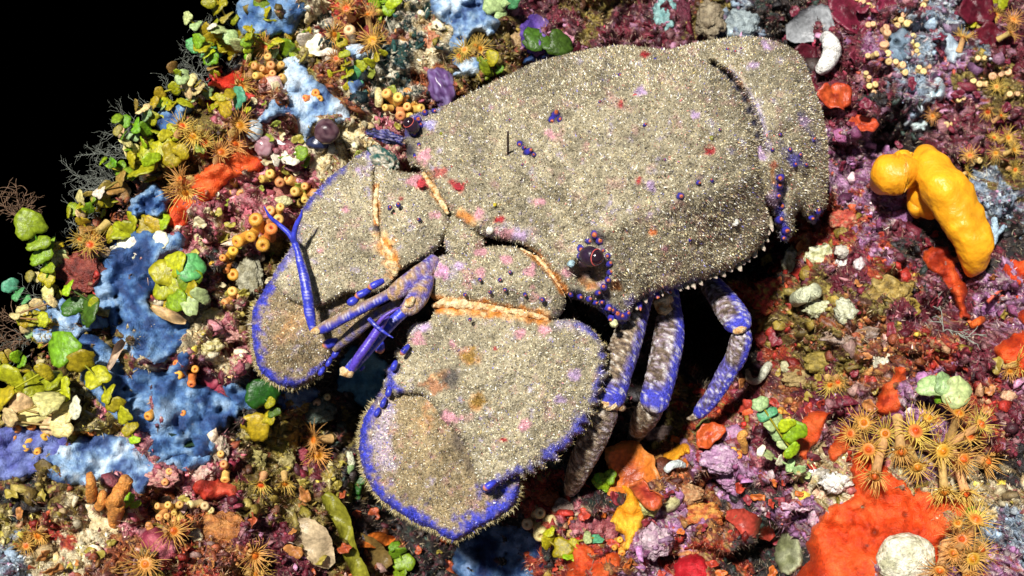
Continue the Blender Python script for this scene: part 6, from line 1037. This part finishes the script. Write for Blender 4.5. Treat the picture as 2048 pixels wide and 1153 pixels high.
for x, y, s, lb in [(291, 1128, 34, 'largest orange anemone on the lower turf, below the rose maroon fold'), (347, 1062, 26, 'orange anemone between the polyp pyramid and the brown orange mound'), (510, 1112, 26, 'orange anemone between the brown orange mound and the tan shell scrap'), (76, 1072, 24, 'orange anemone left of the brick red crust lump'), (52, 1092, 18, 'small orange anemone below its twin by the brick red lump'), (628, 880, 24, 'orange anemone in the shade above the crimson crumbs'), (636, 910, 24, 'orange anemone right of the crimson crumbly crust'), (522, 970, 20, 'orange anemone hanging below the first olive crusted mound'), (570, 968, 18, 'small orange anemone hanging below the second olive crusted mound'), (512, 1146, 22, 'orange anemone at the lower end of the shell scrap turf')]: anemone(lb, x, y, s, group='orange anemones on the lower left turf')
for x, y, s, tx, ty in [(929, 100, 17, -.2, .1), (918, 112, 13, -.4, -.3), (942, 114, 14, .3, -.4), (960, 98, 17, .8, .1), (930, 120, 12, 0, -.7), (950, 92, 13, .4, .5)]: anemone('short-tentacled orange polyp in the bunch above the pale blue lobe', x, y, s, tx, ty, group='bunch of orange polyps above the carapace')
for x, y, s, tx, ty in [(1728, 847, 27, -.3, .4), (1738, 899, 28, -.5, 0), (1830, 864, 31, 0, .5), (1884, 902, 31, .1, 0), (1925, 919, 29, .3, -.1), (1938, 871, 27, .3, .4), (1917, 829, 25, .0, 1.0), (1802, 902, 27, -.2, -.7), (1750, 951, 26, -.5, -.8), (1972, 923, 27, .8, -.3), (1834, 933, 24, 0, -.6), (1889, 982, 24, -.2, -1.1), (1931, 985, 24, .1, -1.2), (1702, 868, 20, -.7, .2), (1770, 868, 24, -.2, .2), (1856, 838, 22, .2, .9), (1960, 850, 22, .6, .7)]:
    anemone('golden long-tentacled anemone in the large colony on the broad orange sponge', x, y, s, tx, ty, group='large anemone colony on the orange sponge', up=9)
for x, y, s, tx, ty in [(1945, 1117, 29, 0, -.1), (1924, 1079, 25, -.4, .2), (1951, 1041, 28, .0, 1.0), (1916, 1048, 20, -.4, .6), (1908, 1106, 22, -.7, -.2), (1880, 1140, 24, -.5, -.6), (1962, 1100, 20, .6, .2), (1935, 1150, 22, .2, -.8)]:
    anemone('golden long-tentacled anemone in the lower colony beside the white crusted ball', x, y, s, tx, ty, group='lower anemone colony beside the crusted ball', up=7)
for x, y, s in [(2038, 728, 22), (1660, 770, 18), (1676, 764, 16), (2020, 742, 16)]: anemone('small pale orange anemone on the reef right of the legs', x, y, s, group='small anemones right of the legs')
for x, y, s in [(1976, 224, 15), (2002, 232, 12), (2016, 276, 15), (1927, 76, 16), (2020, 66, 15), (1993, 174, 13), (1940, 312, 15), (2028, 300, 13), (1988, 276, 12), (1990, 30, 14), (2026, 40, 14), (2030, 340, 13), (1992, 306, 12), (1866, 232, 11), (1934, 346, 12)]: anemone('tiny yellow anemone in the dim corner behind the yellow sponge', x, y, s, group='tiny yellow anemones in the dim corner')

# ------------------------------------------------------------------ hydroids over the dark water
for i, (x, y, a, l) in enumerate([(455, 150, 3.0, 120), (420, 175, 2.9, 110), (330, 215, 2.6, 70), (345, 205, 2.3, 70), (300, 262, 2.2, 80), (290, 275, 2.9, 90), (265, 320, 2.8, 110), (250, 345, 3.1, 100), (240, 372, 3.2, 100), (230, 390, 3.0, 110), (440, 110, 2.7, 80), (470, 60, 2.6, 70), (200, 440, 2.8, 90), (170, 490, 2.9, 80), (130, 560, 2.6, 90), (110, 600, 3.0, 90), (80, 680, 2.9, 80), (60, 710, 3.2, 80), (395, 170, 2.2, 60), (450, 80, 3.1, 70), (170, 470, 2.2, 70)]):
    hydroid('fine grey branching hydroid fringing the reef edge against dark water', x, y, a, l * .9, 3, 'hydroids along the dark reef edge', seed=i)
M_HB = mat('brown_thread', base=(.16, .09, .05), rough=.6, var=.5, bump=0)
hydroid('brown bushy hydroid standing on top of the green disc column', 50, 450, 1.6, 75, 9, col=M_HB, thick=.0002, w=12)
hydroid('brown straggly hydroid at the left rim', 60, 690, 2.8, 90, 6, col=M_HB, thick=.0002)
hydroid('fine white hydroid sprig beside the coral red sponge', 1886, 665, 1.6, 90, 3, thick=.00022)
hydroid('grey hydroid tangle right of the amber mound', 1900, 605, 2.4, 60, 7, thick=.00015)
hydroid('thin threads on the wide blue sponge', 336, 690, 2.0, 70, 5, col=M_HB, thick=.0002)
hydroid('thin brown threads hanging over the wide blue sponge', 272, 500, -1.5, 60, 2, col=M_HB, thick=.0003)

# ------------------------------------------------------------------ grit, crumbs and turf that nobody could count
def scatter_stuff():
    n = 15000; x = RNG.uniform(-120, 2170, n * 2); y = RNG.uniform(-120, 1270, n * 2); m = inpoly(x, y, EDGE) & ~inpoly(x, y, [(a * .96 + 40, b * .96 + 20) for a, b in LOB])
    ons = np.zeros(len(x), bool)
    for s in SHEETS: ons |= inpoly(x, y, s)
    m &= ~ons | (RNG.random(len(x)) < .05); x = x[m][:n]; y = y[m][:n]; n = len(x); w = reef_w(x, y)
    base = P(x, y, w); r = RNG.lognormal(math.log(5.0), .5, n).clip(2, 15) * MM(0); nv, nf = ICO1[0], ICO1[1]; k = len(nv)
    V = nv[None] * (1 + RNG.normal(0, .42, (n, k, 1))); sc = RNG.uniform(.18, 1.5, (n, 1, 3)); V = V * sc
    a = RNG.uniform(0, 6.28, n); ca, sa = np.cos(a), np.sin(a); b = RNG.uniform(-1.2, 1.2, n); cb, sb = np.cos(b), np.sin(b)
    X = V[..., 0] * ca[:, None] - V[..., 1] * sa[:, None]; Y = V[..., 0] * sa[:, None] + V[..., 1] * ca[:, None]; Z = V[..., 2]
    V = np.stack([X, Y * cb[:, None] - Z * sb[:, None], Y * sb[:, None] + Z * cb[:, None]], -1) * r[:, None, None]
    V = (V @ FRAME.T + base[:, None]).reshape(-1, 3); F = (nf[None] + (np.arange(n) * k)[:, None, None]).reshape(-1, 3)
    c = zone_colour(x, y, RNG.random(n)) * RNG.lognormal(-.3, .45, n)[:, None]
    o = world_obj('reef_grit', V, F, mat('grit', rough=.45, var=.45, vscale=1100, bump=.6, bscale=1800, bdist=.0006), np.repeat(c, k, 0), origin=P(1024, 800, 0)); tag(o, 'crumbs of shell, coralline crust and dead algae over the whole reef', 'grit', kind='stuff')
    T = np.concatenate([RW[RQ[:, [0, 1, 2]]], RW[RQ[:, [0, 2, 3]]]]); tc = np.concatenate([RC[RQ].mean(1)] * 2); q = T.mean(1) - ORG; uvw = q @ FRAME * 1000
    px = 1024 + uvw[:, 0] * FPX / (DIST - uvw[:, 2]); py = 576.5 - uvw[:, 1] * FPX / (DIST - uvw[:, 2]); m = (px > -60) & (px < 2110) & (py > -60) & (py < 1210)
    v, f, c = slivers(T[m], tc[m], 130000, .0013, .00034, [(.42, .34, .2, 2), (.2, .12, .07, 2), (.1, .04, .03, 2), (.6, .52, .36, 1)], .6, 1.1, .4)
    o = world_obj('algal_turf', v, f, M_FZ, c, origin=P(1024, 800, 0), smooth=False); tag(o, 'short fuzzy turf of algae and silt over the reef rock', 'turf', kind='stuff')
scatter_stuff()
for o in bpy.data.objects:
    if '_o' in o: del o['_o']
